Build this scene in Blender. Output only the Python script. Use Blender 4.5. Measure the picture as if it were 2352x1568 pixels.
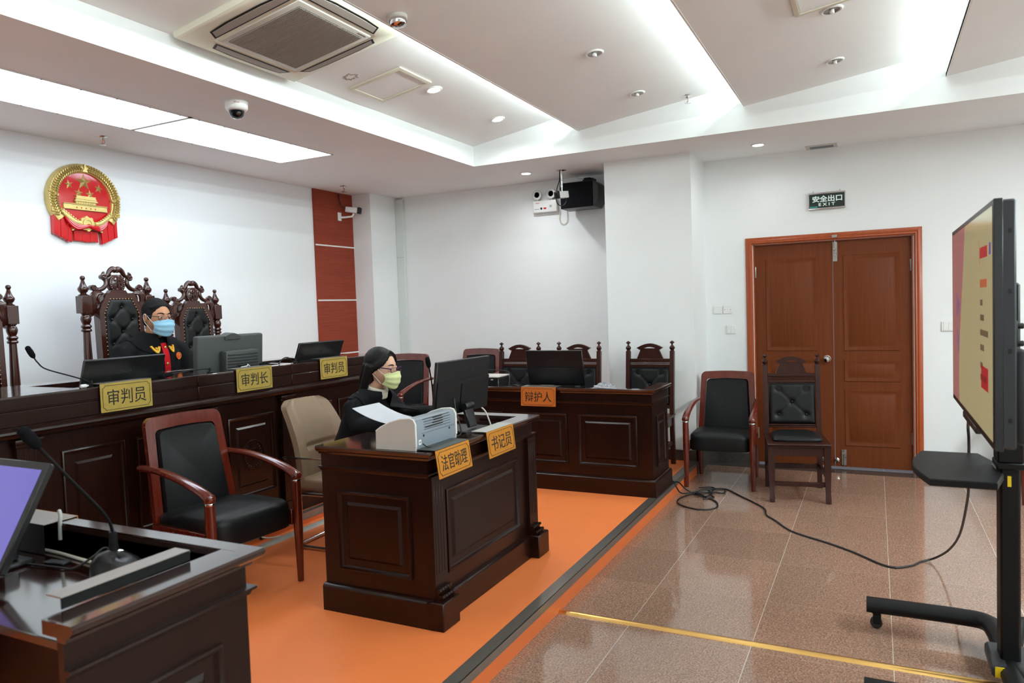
import bpy, bmesh, math, random
from math import sin, cos, pi, radians, sqrt, atan2
from mathutils import Vector, Matrix
from mathutils.bvhtree import BVHTree

random.seed(7)
SC = bpy.context.scene
COL = SC.collection
for o in list(bpy.data.objects):
    bpy.data.objects.remove(o)

COVE_W, DOWN_W, AUD_W, NEAR_FILL_W, PANEL_E = 45.0, 1.0, 105.0, 22.0, 6.2     # lamp powers

# ------------------------------------------------------------------ camera
cam_d = bpy.data.cameras.new('camera')
cam_d.sensor_width = 36.0
cam_d.lens = 36.0 * 1675.88 / 2352.0
cam_d.clip_start = 0.05
cam_d.dof.use_dof = True
cam_d.dof.focus_distance = 5.0
cam_d.dof.aperture_fstop = 4.0
cam = bpy.data.objects.new('camera', cam_d)
COL.objects.link(cam)
_r = Vector((0.444587, -0.895090, -0.034006))
_d = Vector((-0.056096, 0.010067, -0.998375))
_f = Vector((0.893977, 0.445772, -0.045736))
cam.matrix_world = Matrix(((_r.x, -_d.x, -_f.x, 0.0), (_r.y, -_d.y, -_f.y, 0.0), (_r.z, -_d.z, -_f.z, 1.52), (0, 0, 0, 1)))
SC.camera = cam

# ------------------------------------------------------------------ world, exposure
w = bpy.data.worlds.new('world')
SC.world = w
w.use_nodes = True
w.node_tree.nodes['Background'].inputs[0].default_value = (0.75, 0.82, 1.0, 1)
w.node_tree.nodes['Background'].inputs[1].default_value = 0.3
vs = SC.view_settings
vs.view_transform = 'Standard'
vs.look = 'None'
vs.gamma = 1.0
vs.exposure = 0.1
vs.use_curve_mapping = False

ZC = 2.82          # low ceiling
YB = 5.18          # back wall
XF = 7.0           # far wall
PZ = 0.113         # platform
DZ = 0.19          # dais
FIN_Y = [3.30, 2.242, 0.886, -0.45, -1.79, -3.13]   # lower edges of the ceiling fins


def area_light(name, loc, size, size_y, power, direction, color=(1, 1, 1), shape='RECTANGLE', spread=180):
    l = bpy.data.lights.new(name, 'AREA')
    l.shape = shape
    l.size = size
    if shape == 'RECTANGLE':
        l.size_y = size_y
    l.energy = power
    l.color = color
    l.spread = radians(spread)
    o = bpy.data.objects.new(name, l)
    o.location = loc
    o.rotation_euler = Vector(direction).to_track_quat('-Z', 'Y').to_euler()
    COL.objects.link(o)
    return o


# cove tubes behind the lip of every fin, the ceiling panels over the judges and unseen fill lamps added behind the camera
for yk in FIN_Y[1:]:
    area_light('cove_light', (2.3, yk - 0.045, 3.085), 7.0, 0.03, COVE_W, (0, 0.75, 0.66), (0.85, 1.0, 0.98))
DL_ON = [(4.458, 2.77, 3.079, 0), (5.426, 2.768, 3.08, 0), (6.47, 3.013, ZC, 1), (6.488, 0.865, ZC, 1)]
for (x, y, z, _k), _p in zip(DL_ON, (11.0, 11.0, 4.5, 1.6)):
    area_light('downlight_lamp', (x, y, z - 0.012), 0.075, 0, DOWN_W * _p, (0, 0, -1), (0.92, 0.98, 1.0), 'DISK', 150)
for x in (1.9, 4.7):
    area_light('audience_side_fill', (x, -2.6, 2.98), 1.6, 0.6, AUD_W, (0, 0, -1), (0.87, 0.98, 1.0))  # unseen lamps added over the audience side as general fill
area_light('near_wall_fill', (-2.3, -0.5, 1.7), 3.5, 1.8, NEAR_FILL_W, (1, 0.1, -0.1), (0.86, 0.97, 1.0))  # added fill light in front of the near wall; no window is built there


# ------------------------------------------------------------------ materials
def lin(c):
    return tuple(((v / 255.0) / 12.92 if v / 255.0 <= 0.04045 else ((v / 255.0 + 0.055) / 1.055) ** 2.4) for v in c) + (1.0,)


def _new(name):
    m = bpy.data.materials.new(name)
    m.use_nodes = True
    nt = m.node_tree
    return m, nt, nt.nodes['Principled BSDF']


def _map(nt, scale):
    tc = nt.nodes.new('ShaderNodeTexCoord')
    mp = nt.nodes.new('ShaderNodeMapping')
    mp.inputs['Scale'].default_value = scale
    nt.links.new(tc.outputs['Object'], mp.inputs['Vector'])
    return mp


def mat(name, rgb, rough=0.5, metal=0.0, spec=0.5, coat=0.0, bump=0.0, bscale=200.0, var=0.0, vscale=8.0, emit=0.0, trans=0.0, aniso=None):
    m, nt, b = _new(name)
    c = lin(rgb)
    b.inputs['Base Color'].default_value = c
    b.inputs['Roughness'].default_value = rough
    b.inputs['Metallic'].default_value = metal
    b.inputs['Specular IOR Level'].default_value = spec
    b.inputs['Coat Weight'].default_value = coat
    b.inputs['Coat Roughness'].default_value = 0.08
    if trans:
        b.inputs['Transmission Weight'].default_value = trans
    if emit:
        b.inputs['Emission Color'].default_value = c
        b.inputs['Emission Strength'].default_value = emit
    mp = _map(nt, aniso or (1, 1, 1))
    if var >= 0:
        n = nt.nodes.new('ShaderNodeTexNoise')
        n.inputs['Scale'].default_value = vscale
        n.inputs['Detail'].default_value = 4
        nt.links.new(mp.outputs[0], n.inputs['Vector'])
        r = nt.nodes.new('ShaderNodeValToRGB')
        v = max(var, 0.015)
        r.color_ramp.elements[0].position = 0.3
        r.color_ramp.elements[1].position = 0.7
        r.color_ramp.elements[0].color = tuple(x * (1 - v) for x in c[:3]) + (1,)
        r.color_ramp.elements[1].color = tuple(min(1, x * (1 + v)) for x in c[:3]) + (1,)
        nt.links.new(n.outputs['Fac'], r.inputs['Fac'])
        nt.links.new(r.outputs['Color'], b.inputs['Base Color'])
    if bump:
        n2 = nt.nodes.new('ShaderNodeTexNoise')
        n2.inputs['Scale'].default_value = bscale
        n2.inputs['Detail'].default_value = 3
        nt.links.new(mp.outputs[0], n2.inputs['Vector'])
        bp = nt.nodes.new('ShaderNodeBump')
        bp.inputs['Strength'].default_value = bump
        bp.inputs['Distance'].default_value = 0.002
        nt.links.new(n2.outputs['Fac'], bp.inputs['Height'])
        nt.links.new(bp.outputs['Normal'], b.inputs['Normal'])
    return m


def wood(name, dark, light, scale=(30, 30, 2.0), rough=0.25, coat=0.3, spec=0.5):
    m, nt, b = _new(name)
    mp = _map(nt, scale)
    n = nt.nodes.new('ShaderNodeTexNoise')
    n.inputs['Scale'].default_value = 1.0
    n.inputs['Detail'].default_value = 7
    n.inputs['Roughness'].default_value = 0.62
    n.inputs['Distortion'].default_value = 0.6
    nt.links.new(mp.outputs[0], n.inputs['Vector'])
    r = nt.nodes.new('ShaderNodeValToRGB')
    r.color_ramp.elements[0].position = 0.32
    r.color_ramp.elements[1].position = 0.68
    r.color_ramp.elements[0].color = lin(dark)
    r.color_ramp.elements[1].color = lin(light)
    nt.links.new(n.outputs['Fac'], r.inputs['Fac'])
    nt.links.new(r.outputs['Color'], b.inputs['Base Color'])
    b.inputs['Roughness'].default_value = rough
    b.inputs['Specular IOR Level'].default_value = spec
    b.inputs['Coat Weight'].default_value = coat
    b.inputs['Coat Roughness'].default_value = 0.12
    return m


def granite(name):
    m, nt, b = _new(name)
    L = nt.links.new
    tc = nt.nodes.new('ShaderNodeTexCoord')
    n1 = nt.nodes.new('ShaderNodeTexNoise'); n1.inputs['Scale'].default_value = 130; n1.inputs['Detail'].default_value = 5; n1.inputs['Roughness'].default_value = 0.75
    L(tc.outputs['Object'], n1.inputs['Vector'])
    r1 = nt.nodes.new('ShaderNodeValToRGB')
    cr = r1.color_ramp
    cr.elements[0].position = 0.30; cr.elements[0].color = lin((66, 57, 54))
    cr.elements[1].position = 0.72; cr.elements[1].color = lin((192, 172, 160))
    e = cr.elements.new(0.42); e.color = lin((132, 99, 83))
    e = cr.elements.new(0.55); e.color = lin((163, 129, 109))
    L(n1.outputs['Fac'], r1.inputs['Fac'])
    vo = nt.nodes.new('ShaderNodeTexVoronoi'); vo.inputs['Scale'].default_value = 160
    L(tc.outputs['Object'], vo.inputs['Vector'])
    hsv = nt.nodes.new('ShaderNodeSeparateColor')
    L(vo.outputs['Color'], hsv.inputs['Color'])
    mr = nt.nodes.new('ShaderNodeMapRange'); mr.inputs[1].default_value = 0; mr.inputs[2].default_value = 1; mr.inputs[3].default_value = 0.72; mr.inputs[4].default_value = 1.15
    L(hsv.outputs[0], mr.inputs[0])
    mul = nt.nodes.new('ShaderNodeVectorMath'); mul.operation = 'SCALE'
    L(r1.outputs['Color'], mul.inputs[0]); L(mr.outputs[0], mul.inputs['Scale'])
    # tiles: joints and a tone per slab
    sep = nt.nodes.new('ShaderNodeSeparateXYZ'); L(tc.outputs['Object'], sep.inputs[0])
    masks, cells = [], []
    for ax, off, size in ((0, 2.63, 0.58), (1, 1.06, 0.557)):
        sub = nt.nodes.new('ShaderNodeMath'); sub.operation = 'SUBTRACT'; sub.inputs[1].default_value = off; L(sep.outputs[ax], sub.inputs[0])
        div = nt.nodes.new('ShaderNodeMath'); div.operation = 'DIVIDE'; div.inputs[1].default_value = size; L(sub.outputs[0], div.inputs[0])
        fl = nt.nodes.new('ShaderNodeMath'); fl.operation = 'FLOOR'; L(div.outputs[0], fl.inputs[0]); cells.append(fl)
        pp = nt.nodes.new('ShaderNodeMath'); pp.operation = 'PINGPONG'; pp.inputs[1].default_value = 0.5; L(div.outputs[0], pp.inputs[0])
        lt = nt.nodes.new('ShaderNodeMath'); lt.operation = 'LESS_THAN'; lt.inputs[1].default_value = 0.0028; L(pp.outputs[0], lt.inputs[0]); masks.append(lt)
    half = nt.nodes.new('ShaderNodeMath'); half.operation = 'MULTIPLY'; half.inputs[1].default_value = 0.3; L(masks[0].outputs[0], half.inputs[0])
    mx = nt.nodes.new('ShaderNodeMath'); mx.operation = 'MAXIMUM'; L(half.outputs[0], mx.inputs[0]); L(masks[1].outputs[0], mx.inputs[1])
    cmb = nt.nodes.new('ShaderNodeCombineXYZ'); L(cells[0].outputs[0], cmb.inputs[0]); L(cells[1].outputs[0], cmb.inputs[1])
    wn = nt.nodes.new('ShaderNodeTexWhiteNoise'); wn.noise_dimensions = '2D'; L(cmb.outputs[0], wn.inputs['Vector'])
    mr2 = nt.nodes.new('ShaderNodeMapRange'); mr2.inputs[3].default_value = 0.9; mr2.inputs[4].default_value = 1.08; L(wn.outputs['Value'], mr2.inputs[0])
    mul2 = nt.nodes.new('ShaderNodeVectorMath'); mul2.operation = 'SCALE'; L(mul.outputs[0], mul2.inputs[0]); L(mr2.outputs[0], mul2.inputs['Scale'])
    mix = nt.nodes.new('ShaderNodeMix'); mix.data_type = 'RGBA'
    L(mx.outputs[0], mix.inputs[0]); L(mul2.outputs[0], mix.inputs[6]); mix.inputs[7].default_value = lin((196, 184, 172))
    L(mix.outputs[2], b.inputs['Base Color'])
    b.inputs['Roughness'].default_value = 0.075
    b.inputs['Specular IOR Level'].default_value = 0.6
    return m


M = {}
M['wall'] = mat('wall_paint', (236, 238, 238), 0.7, spec=0.25, bump=0.15, bscale=90, var=0.02, vscale=1.5)
M['wall_gloss'] = mat('wall_satin_paint', (236, 238, 240), 0.55, spec=0.3, bump=0.1, bscale=60, var=0.02, vscale=1.5)
M['ceil'] = mat('ceiling_paint', (240, 242, 242), 0.8, spec=0.2, bump=0.1, bscale=60, var=0.02, vscale=2)
M['granite'] = granite('polished_pink_granite')
M['dark_granite'] = mat('dark_granite', (72, 66, 62), 0.12, var=0.25, vscale=90)
M['desk'] = wood('dark_mahogany', (29, 11, 7), (36, 15, 9), (30, 30, 2.2), 0.28, 0.08, 0.28)
M['desk_h'] = wood('dark_mahogany_rails', (29, 11, 7), (36, 15, 9), (2.2, 30, 30), 0.28, 0.08, 0.28)
M['desk_top'] = wood('dark_mahogany_polished', (36, 15, 10), (44, 19, 12), (2.5, 34, 34), 0.09, 0.8)
M['throne'] = wood('carved_rosewood', (48, 18, 12), (66, 28, 19), (40, 40, 4), 0.2, 0.5)
M['chairwood'] = wood('reddish_lacquered_wood', (84, 26, 14), (106, 37, 22), (50, 50, 5), 0.18, 0.6)
M['courtwood'] = wood('brown_stained_wood', (40, 16, 10), (60, 25, 15), (44, 44, 3), 0.34, 0.08, 0.3)
M['doorwood'] = wood('door_veneer', (100, 47, 19), (112, 56, 24), (60, 60, 2.5), 0.5, 0.0, 0.2)
M['frame'] = wood('orange_brown_trim_wood', (150, 62, 22), (168, 78, 32), (60, 60, 3), 0.38, 0.05)
M['redwood'] = wood('red_brown_wall_veneer', (126, 46, 26), (152, 62, 36), (3.0, 60, 90), 0.45, 0.0, 0.3)
M['leather'] = mat('black_leather', (12, 13, 15), 0.45, spec=0.32, bump=0.25, bscale=260, var=0.1, vscale=20)
M['beige'] = mat('taupe_leather', (136, 112, 90), 0.42, spec=0.45, bump=0.2, bscale=240, var=0.05)
M['robe'] = mat('black_wool', (17, 17, 20), 0.85, spec=0.2, bump=0.5, bscale=500, var=0.15, vscale=14)
M['trousers'] = mat('dark_trousers', (22, 24, 32), 0.85, spec=0.2, bump=0.4, bscale=400)
M['red_cloth'] = mat('red_placket_cloth', (205, 20, 34), 0.7, spec=0.2, bump=0.3, bscale=400)
M['white_knit'] = mat('cream_knit', (226, 220, 202), 0.85, spec=0.2, bump=0.5, bscale=260)
M['vinyl'] = mat('orange_vinyl', (236, 128, 70), 0.38, spec=0.4, bump=0.12, bscale=30, var=0.03, vscale=3)
M['vinyl_side'] = mat('orange_vinyl_riser', (226, 116, 60), 0.4, spec=0.4, var=0.03, vscale=3)
M['steel'] = mat('brushed_steel', (156, 150, 143), 0.34, metal=0.85, var=0.05, vscale=30, aniso=(1, 40, 40))
M['chrome'] = mat('chrome', (210, 210, 210), 0.08, metal=1.0)
M['brass'] = mat('brass', (226, 180, 108), 0.3, metal=1.0, var=0.05)
M['gold'] = mat('gold_paint', (208, 186, 118), 0.34, metal=0.6, bump=0.2, bscale=120, var=0.08, vscale=20)
M['emblem_red'] = mat('red_enamel', (196, 18, 24), 0.08, coat=0.8, bump=0.5, bscale=14, var=0.04)
M['emblem_drape'] = mat('red_relief_enamel', (200, 20, 28), 0.14, coat=0.6, var=0.04)
M['plate'] = mat('gold_sign_plate', (178, 154, 76), 0.42, metal=0.3, spec=0.4, var=0.05, vscale=60)
M['plate_o'] = mat('orange_gold_sign_plate', (206, 136, 42), 0.36, metal=0.35, spec=0.4, var=0.05, vscale=60)
M['ink'] = mat('black_ink', (24, 20, 16), 0.5)
M['ink_brown'] = mat('brown_ink', (96, 42, 22), 0.5)
M['black_plastic'] = mat('black_plastic', (20, 21, 23), 0.33, spec=0.5, bump=0.08, bscale=300)
M['matte_black'] = mat('matte_black_metal', (9, 9, 10), 0.5, spec=0.25, bump=0.05, bscale=300)
M['foam'] = mat('black_foam', (18, 19, 22), 0.95, spec=0.1, bump=0.8, bscale=420)
M['dark_gray'] = mat('dark_grey_plastic', (62, 65, 64), 0.55, bump=0.1, bscale=300)
M['tv_gray'] = mat('charcoal_metal_back', (36, 39, 43), 0.45, bump=0.05)
M['mid_gray'] = mat('blue_grey_plastic', (128, 138, 148), 0.35, bump=0.05)
M['light_gray'] = mat('warm_light_grey_plastic', (198, 192, 184), 0.4)
M['white_plastic'] = mat('white_plastic', (232, 232, 230), 0.35)
M['ivory'] = mat('ivory_plastic', (222, 218, 200), 0.45)
M['slot'] = mat('dark_slot', (10, 10, 11), 0.6)
M['grille'] = mat('grey_grille', (158, 150, 142), 0.6)
M['nail'] = mat('dull_brass_nail', (168, 138, 104), 0.38, metal=0.7)
M['paper'] = mat('white_paper', (190, 192, 200), 0.7)
M['cable'] = mat('black_rubber', (18, 18, 19), 0.45)
M['cable_w'] = mat('white_cable_rubber', (214, 210, 196), 0.5)
M['cable_g'] = mat('grey_cable_cover', (172, 172, 166), 0.45)
M['skin_m'] = mat('tanned_skin', (196, 140, 106), 0.5, spec=0.4, bump=0.08, bscale=180, var=0.06, vscale=30)
M['skin_w'] = mat('fair_skin', (222, 174, 146), 0.48, spec=0.4, bump=0.06, bscale=180, var=0.04, vscale=30)
M['hair'] = mat('black_hair', (15, 12, 11), 0.5, spec=0.25, bump=0.9, bscale=60, var=0.2, vscale=40, aniso=(3, 3, 0.35))
M['hair_short'] = mat('short_black_hair', (16, 14, 14), 0.7, spec=0.2, bump=1.0, bscale=160, var=0.4, vscale=60)
M['mask_blue'] = mat('pale_blue_mask_fabric', (158, 206, 234), 0.75, spec=0.2, bump=0.1, bscale=300)
M['mask_yellow'] = mat('pale_yellow_green_mask_fabric', (222, 230, 168), 0.75, spec=0.2, bump=0.1, bscale=300)
M['eye_white'] = mat('eye_white', (226, 220, 214), 0.2)
M['iris'] = mat('dark_iris', (28, 18, 14), 0.15)
M['purple_frame'] = mat('purple_spectacle_frame', (74, 40, 84), 0.25)
M['panel_on'] = mat('lit_ceiling_diffuser', (228, 242, 255), 0.5, emit=PANEL_E, var=-1)
M['lamp_on'] = mat('lit_lamp', (255, 252, 246), 0.5, emit=12.0, var=-1)
M['tube_on'] = mat('lit_tube', (240, 255, 250), 0.5, emit=4.0, var=-1)
M['screen_purple'] = mat('purple_screen', (108, 102, 186), 0.2, emit=0.38, var=-1)
M['exit_bg'] = mat('dark_green_sign_face', (14, 36, 30), 0.3)
M['exit_txt'] = mat('pale_sign_lettering', (206, 222, 216), 0.4, emit=0.15, var=-1)
M['teal'] = mat('teal_sticker', (50, 150, 150), 0.5)
M['red_txt'] = mat('red_print', (200, 40, 44), 0.5)
M['yellow'] = mat('yellow_sticker', (226, 190, 20), 0.5)
M['badge'] = mat('orange_red_badge', (226, 72, 40), 0.5)
M['yellow_emb'] = mat('yellow_embroidery', (238, 178, 46), 0.6, bump=0.4, bscale=500)
def glass_mat(name, rgb):
    m, nt, b = _new(name)
    b.inputs['Base Color'].default_value = lin(rgb)
    b.inputs['Roughness'].default_value = 0.03
    b.inputs['Transmission Weight'].default_value = 1.0
    b.inputs['IOR'].default_value = 1.12
    return m
M['glass'] = glass_mat('clear_glass', (250, 252, 255))
M['smoke_glass'] = glass_mat('smoked_dome_glass', (120, 125, 130))
M['plastic_film'] = mat('clear_plastic_film', (206, 210, 218), 0.18, spec=0.8, trans=0.35)
M['lamp_bowl'] = mat('lamp_bowl_metal', (225, 225, 225), 0.3, metal=0.6)


# ------------------------------------------------------------------ mesh builder
class MB:
    def __init__(s):
        s.v = []; s.f = []

    def add(s, vs, fs, T=None):
        o = len(s.v)
        s.v += [tuple(T @ Vector(p)) if T is not None else tuple(p) for p in vs]
        s.f += [tuple(i + o for i in f) for f in fs]
        return s

    def box(s, x0, x1, y0, y1, z0, z1, b=0.0, T=None, seg=1):
        if b <= 0:
            vs = [(x, y, z) for z in (z0, z1) for y in (y0, y1) for x in (x0, x1)]
            fs = [(0, 2, 3, 1), (4, 5, 7, 6), (0, 1, 5, 4), (2, 6, 7, 3), (0, 4, 6, 2), (1, 3, 7, 5)]
            return s.add(vs, fs, T)
        bm = bmesh.new()
        bmesh.ops.create_cube(bm, size=1.0)
        for v in bm.verts:
            v.co = Vector(((x0 + x1) / 2 + v.co.x * (x1 - x0), (y0 + y1) / 2 + v.co.y * (y1 - y0), (z0 + z1) / 2 + v.co.z * (z1 - z0)))
        bmesh.ops.bevel(bm, geom=bm.edges[:], offset=min(b, 0.49 * min(abs(x1 - x0), abs(y1 - y0), abs(z1 - z0))), segments=seg, profile=0.5, affect='EDGES')
        bm.verts.index_update()
        s.add([v.co[:] for v in bm.verts], [[v.index for v in f.verts] for f in bm.faces], T)
        bm.free()
        return s

    def tube(s, path, r, n=8, cap=True, T=None, ref=None, closed=False):
        """circle (or ellipse when r items are pairs) swept along a polyline"""
        P = [Vector(p) for p in path]
        m = len(P)
        R = r if isinstance(r, (list, tuple)) and not (len(r) == 2 and m != 2 and not isinstance(r[0], (list, tuple))) else [r] * m
        vs, fs = [], []
        nrm = None
        for i in range(m):
            if closed:
                t = P[(i + 1) % m] - P[i - 1]
            else:
                t = P[min(i + 1, m - 1)] - P[max(i - 1, 0)]
            t.normalize()
            if nrm is None:
                g = Vector(ref) if ref else (Vector((0, 0, 1)) if abs(t.z) < 0.9 else Vector((1, 0, 0)))
                nrm = (g - t * g.dot(t)).normalized()
            else:
                nrm = (nrm - t * nrm.dot(t))
                if nrm.length < 1e-6:
                    nrm = t.orthogonal()
                nrm.normalize()
            bi = t.cross(nrm)
            ra, rb = R[i] if isinstance(R[i], (list, tuple)) else (R[i], R[i])
            for k in range(n):
                a = 2 * pi * k / n
                vs.append(P[i] + nrm * (ra * cos(a)) + bi * (rb * sin(a)))
        for i in range(m if closed else m - 1):
            j = (i + 1) % m
            for k in range(n):
                k2 = (k + 1) % n
                fs.append((i * n + k, i * n + k2, j * n + k2, j * n + k))
        if cap and not closed:
            fs.append(tuple(range(n - 1, -1, -1)))
            fs.append(tuple((m - 1) * n + k for k in range(n)))
        return s.add(vs, fs, T)

    def lathe(s, prof, n=16, c=(0, 0, 0), T=None, axis='z'):
        vs, fs = [], []
        for (r, z) in prof:
            r = max(r, 1e-5)
            for k in range(n):
                a = 2 * pi * k / n
                p = (c[0] + r * cos(a), c[1] + r * sin(a), c[2] + z)
                if axis == 'x':
                    p = (c[0] + z, c[1] + r * cos(a), c[2] + r * sin(a))
                elif axis == 'y':
                    p = (c[0] + r * cos(a), c[1] + z, c[2] + r * sin(a))
                vs.append(p)
        m = len(prof)
        for i in range(m - 1):
            for k in range(n):
                k2 = (k + 1) % n
                fs.append((i * n + k, i * n + k2, (i + 1) * n + k2, (i + 1) * n + k))
        fs.append(tuple(range(n - 1, -1, -1)))
        fs.append(tuple((m - 1) * n + k for k in range(n)))
        return s.add(vs, fs, T)

    def ell(s, c, r, nu=16, nv=10, T=None):
        r = r if isinstance(r, (list, tuple)) else (r, r, r)
        vs = [(c[0], c[1], c[2] - r[2])]
        for i in range(1, nv):
            a = -pi / 2 + pi * i / nv
            for k in range(nu):
                b = 2 * pi * k / nu
                vs.append((c[0] + r[0] * cos(a) * cos(b), c[1] + r[1] * cos(a) * sin(b), c[2] + r[2] * sin(a)))
        vs.append((c[0], c[1], c[2] + r[2]))
        fs = [(0, 1 + (k + 1) % nu, 1 + k) for k in range(nu)]
        for i in range(nv - 2):
            for k in range(nu):
                k2 = (k + 1) % nu
                fs.append((1 + i * nu + k, 1 + i * nu + k2, 1 + (i + 1) * nu + k2, 1 + (i + 1) * nu + k))
        l = len(vs) - 1
        fs += [(l, 1 + (nv - 2) * nu + k, 1 + (nv - 2) * nu + (k + 1) % nu) for k in range(nu)]
        return s.add(vs, fs, T)

    def prism(s, poly, d0, d1, plane='xz', T=None, inset=0.0):
        """polygon in a plane extruded along the third axis; inset pulls the d0 cap inwards for a chamfer"""
        def pt(a, b, d):
            return {'xz': (a, d, b), 'xy': (a, b, d), 'yz': (d, a, b)}[plane]
        n = len(poly)
        if inset:
            cx = sum(p[0] for p in poly) / n; cy = sum(p[1] for p in poly) / n
            def sh(p):
                L = sqrt((p[0] - cx) ** 2 + (p[1] - cy) ** 2) or 1
                return (p[0] - (p[0] - cx) / L * inset, p[1] - (p[1] - cy) / L * inset)
            dd = d0 + (inset if d1 > d0 else -inset)
            rings = [[pt(*sh(p), d0) for p in poly], [pt(p[0], p[1], dd) for p in poly], [pt(p[0], p[1], d1) for p in poly]]
        else:
            rings = [[pt(p[0], p[1], d0) for p in poly], [pt(p[0], p[1], d1) for p in poly]]
        vs = [p for r_ in rings for p in r_]
        fs = [tuple(range(n - 1, -1, -1)), tuple((len(rings) - 1) * n + k for k in range(n))]
        for i in range(len(rings) - 1):
            for k in range(n):
                k2 = (k + 1) % n
                fs.append((i * n + k, i * n + k2, (i + 1) * n + k2, (i + 1) * n + k))
        return s.add(vs, fs, T)

    def mold(s, prof, path, closed=False, T=None):
        """moulding: profile [(out, z)] swept along an xy path, mitred; 'out' is to the right of the walking direction"""
        P = [Vector((p[0], p[1])) for p in path]
        n = len(P)
        vs, fs = [], []
        for i in range(n):
            def nr(a, b):
                d = (b - a).normalized()
                return Vector((d.y, -d.x))
            if closed:
                n1, n2 = nr(P[i - 1], P[i]), nr(P[i], P[(i + 1) % n])
            else:
                n1 = nr(P[max(i - 1, 0)], P[max(i - 1, 0) + 1])
                n2 = nr(P[min(i, n - 2)], P[min(i, n - 2) + 1])
            b = (n1 + n2).normalized()
            k = 1.0 / max(0.3, b.dot(n1))
            for (o, z) in prof:
                q = P[i] + b * (o * k)
                vs.append((q.x, q.y, z))
        m = len(prof)
        for i in range(n if closed else n - 1):
            j = (i + 1) % n
            for k in range(m):
                k2 = (k + 1) % m
                fs.append((i * m + k, j * m + k, j * m + k2, i * m + k2))
        if not closed:
            fs.append(tuple(range(m)))
            fs.append(tuple((n - 1) * m + k for k in range(m - 1, -1, -1)))
        return s.add(vs, fs, T)

    def rpanel(s, T, w, h, frame=0.012, depth=0.008, gap=0.055, bev=0.028, rise=0.010):
        """raised panel: in the plane of T's x (width) and y (height), z is outward"""
        loops = [(0, -0.002), (0, frame), (0.006, frame + 0.003), (0.013, frame), (0.02, 0.002), (0.026, -depth), (0.026 + gap, -depth), (0.026 + gap + bev, rise)]
        vs, fs = [], []
        for (i, z) in loops:
            vs += [(i, i, z), (w - i, i, z), (w - i, h - i, z), (i, h - i, z)]
        for a in range(len(loops) - 1):
            for k in range(4):
                k2 = (k + 1) % 4
                fs.append((a * 4 + k, a * 4 + k2, a * 4 + 4 + k2, a * 4 + 4 + k))
        L = (len(loops) - 1) * 4
        fs.append((L, L + 1, L + 2, L + 3))
        return s.add(vs, fs, T)

    def grid(s, fn, nu, nv, closed_u=False):
        vs = [fn(i / (nu - (0 if closed_u else 1)), j / (nv - 1)) for j in range(nv) for i in range(nu)]
        fs = []
        for j in range(nv - 1):
            for i in range(nu if closed_u else nu - 1):
                i2 = (i + 1) % nu
                fs.append((j * nu + i, j * nu + i2, (j + 1) * nu + i2, (j + 1) * nu + i))
        return s.add(vs, fs)

    def mesh(s, name, m, sharp=38):
        me = bpy.data.meshes.new(name)
        me.from_pydata(s.v, [], s.f)
        bm = bmesh.new(); bm.from_mesh(me)
        bmesh.ops.recalc_face_normals(bm, faces=bm.faces)
        bm.to_mesh(me); bm.free()
        me.materials.append(m)
        for p in me.polygons:
            p.use_smooth = True
        me.set_sharp_from_angle(angle=radians(sharp))
        return me

    def build(s, name, m, parent=None, sharp=38, mods=None):
        o = bpy.data.objects.new(name, s.mesh(name, m, sharp))
        COL.objects.link(o)
        if parent:
            o.parent = parent
        if mods:
            bake(o, mods)
        return o


def bake(o, mods):
    for kind, kw in mods:
        md = o.modifiers.new(kind.lower(), kind)
        for k, v in kw.items():
            setattr(md, k, v)
    dg = bpy.context.evaluated_depsgraph_get()
    dg.update()
    me = bpy.data.meshes.new_from_object(o.evaluated_get(dg))
    o.modifiers.clear()
    old = o.data
    o.data = me
    nm = old.name
    bpy.data.meshes.remove(old)
    me.name = nm
    for p in me.polygons:
        p.use_smooth = True


def tag(o, label, cat, group=None, kind=None):
    o['label'] = label
    o['category'] = cat
    if group:
        o['group'] = group
    if kind:
        o['kind'] = kind
    return o


def thing(name, label, cat, loc=(0, 0, 0), rz=0.0, group=None, rot=None):
    o = bpy.data.objects.new(name, None)
    o.empty_display_size = 0.05
    COL.objects.link(o)
    o.location = loc
    o.rotation_euler = rot if rot else (0, 0, rz)
    return tag(o, label, cat, group)


def struct(name, mb, m, parent=None):
    o = mb.build(name, m, parent)
    o['kind'] = 'structure'
    return o


def dup(root, loc, rz, label, group=None, scale=None):
    r = root.copy()
    COL.objects.link(r)
    r.location = loc
    r.rotation_euler = (0, 0, rz)
    if scale:
        r.scale = scale if isinstance(scale, tuple) else (scale, scale, scale)
    r['label'] = label
    if group:
        r['group'] = group
    for ch in list(root.children):
        c = ch.copy(); COL.objects.link(c); c.parent = r
        for g in list(ch.children):
            d = g.copy(); COL.objects.link(d); d.parent = c
    return r


def RX(a): return Matrix.Rotation(a, 4, 'X')
def RY(a): return Matrix.Rotation(a, 4, 'Y')
def RZ(a): return Matrix.Rotation(a, 4, 'Z')
def TR(x, y, z): return Matrix.Translation((x, y, z))
FRONT = RX(pi / 2)            # xy drawing -> upright, facing -y


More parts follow.
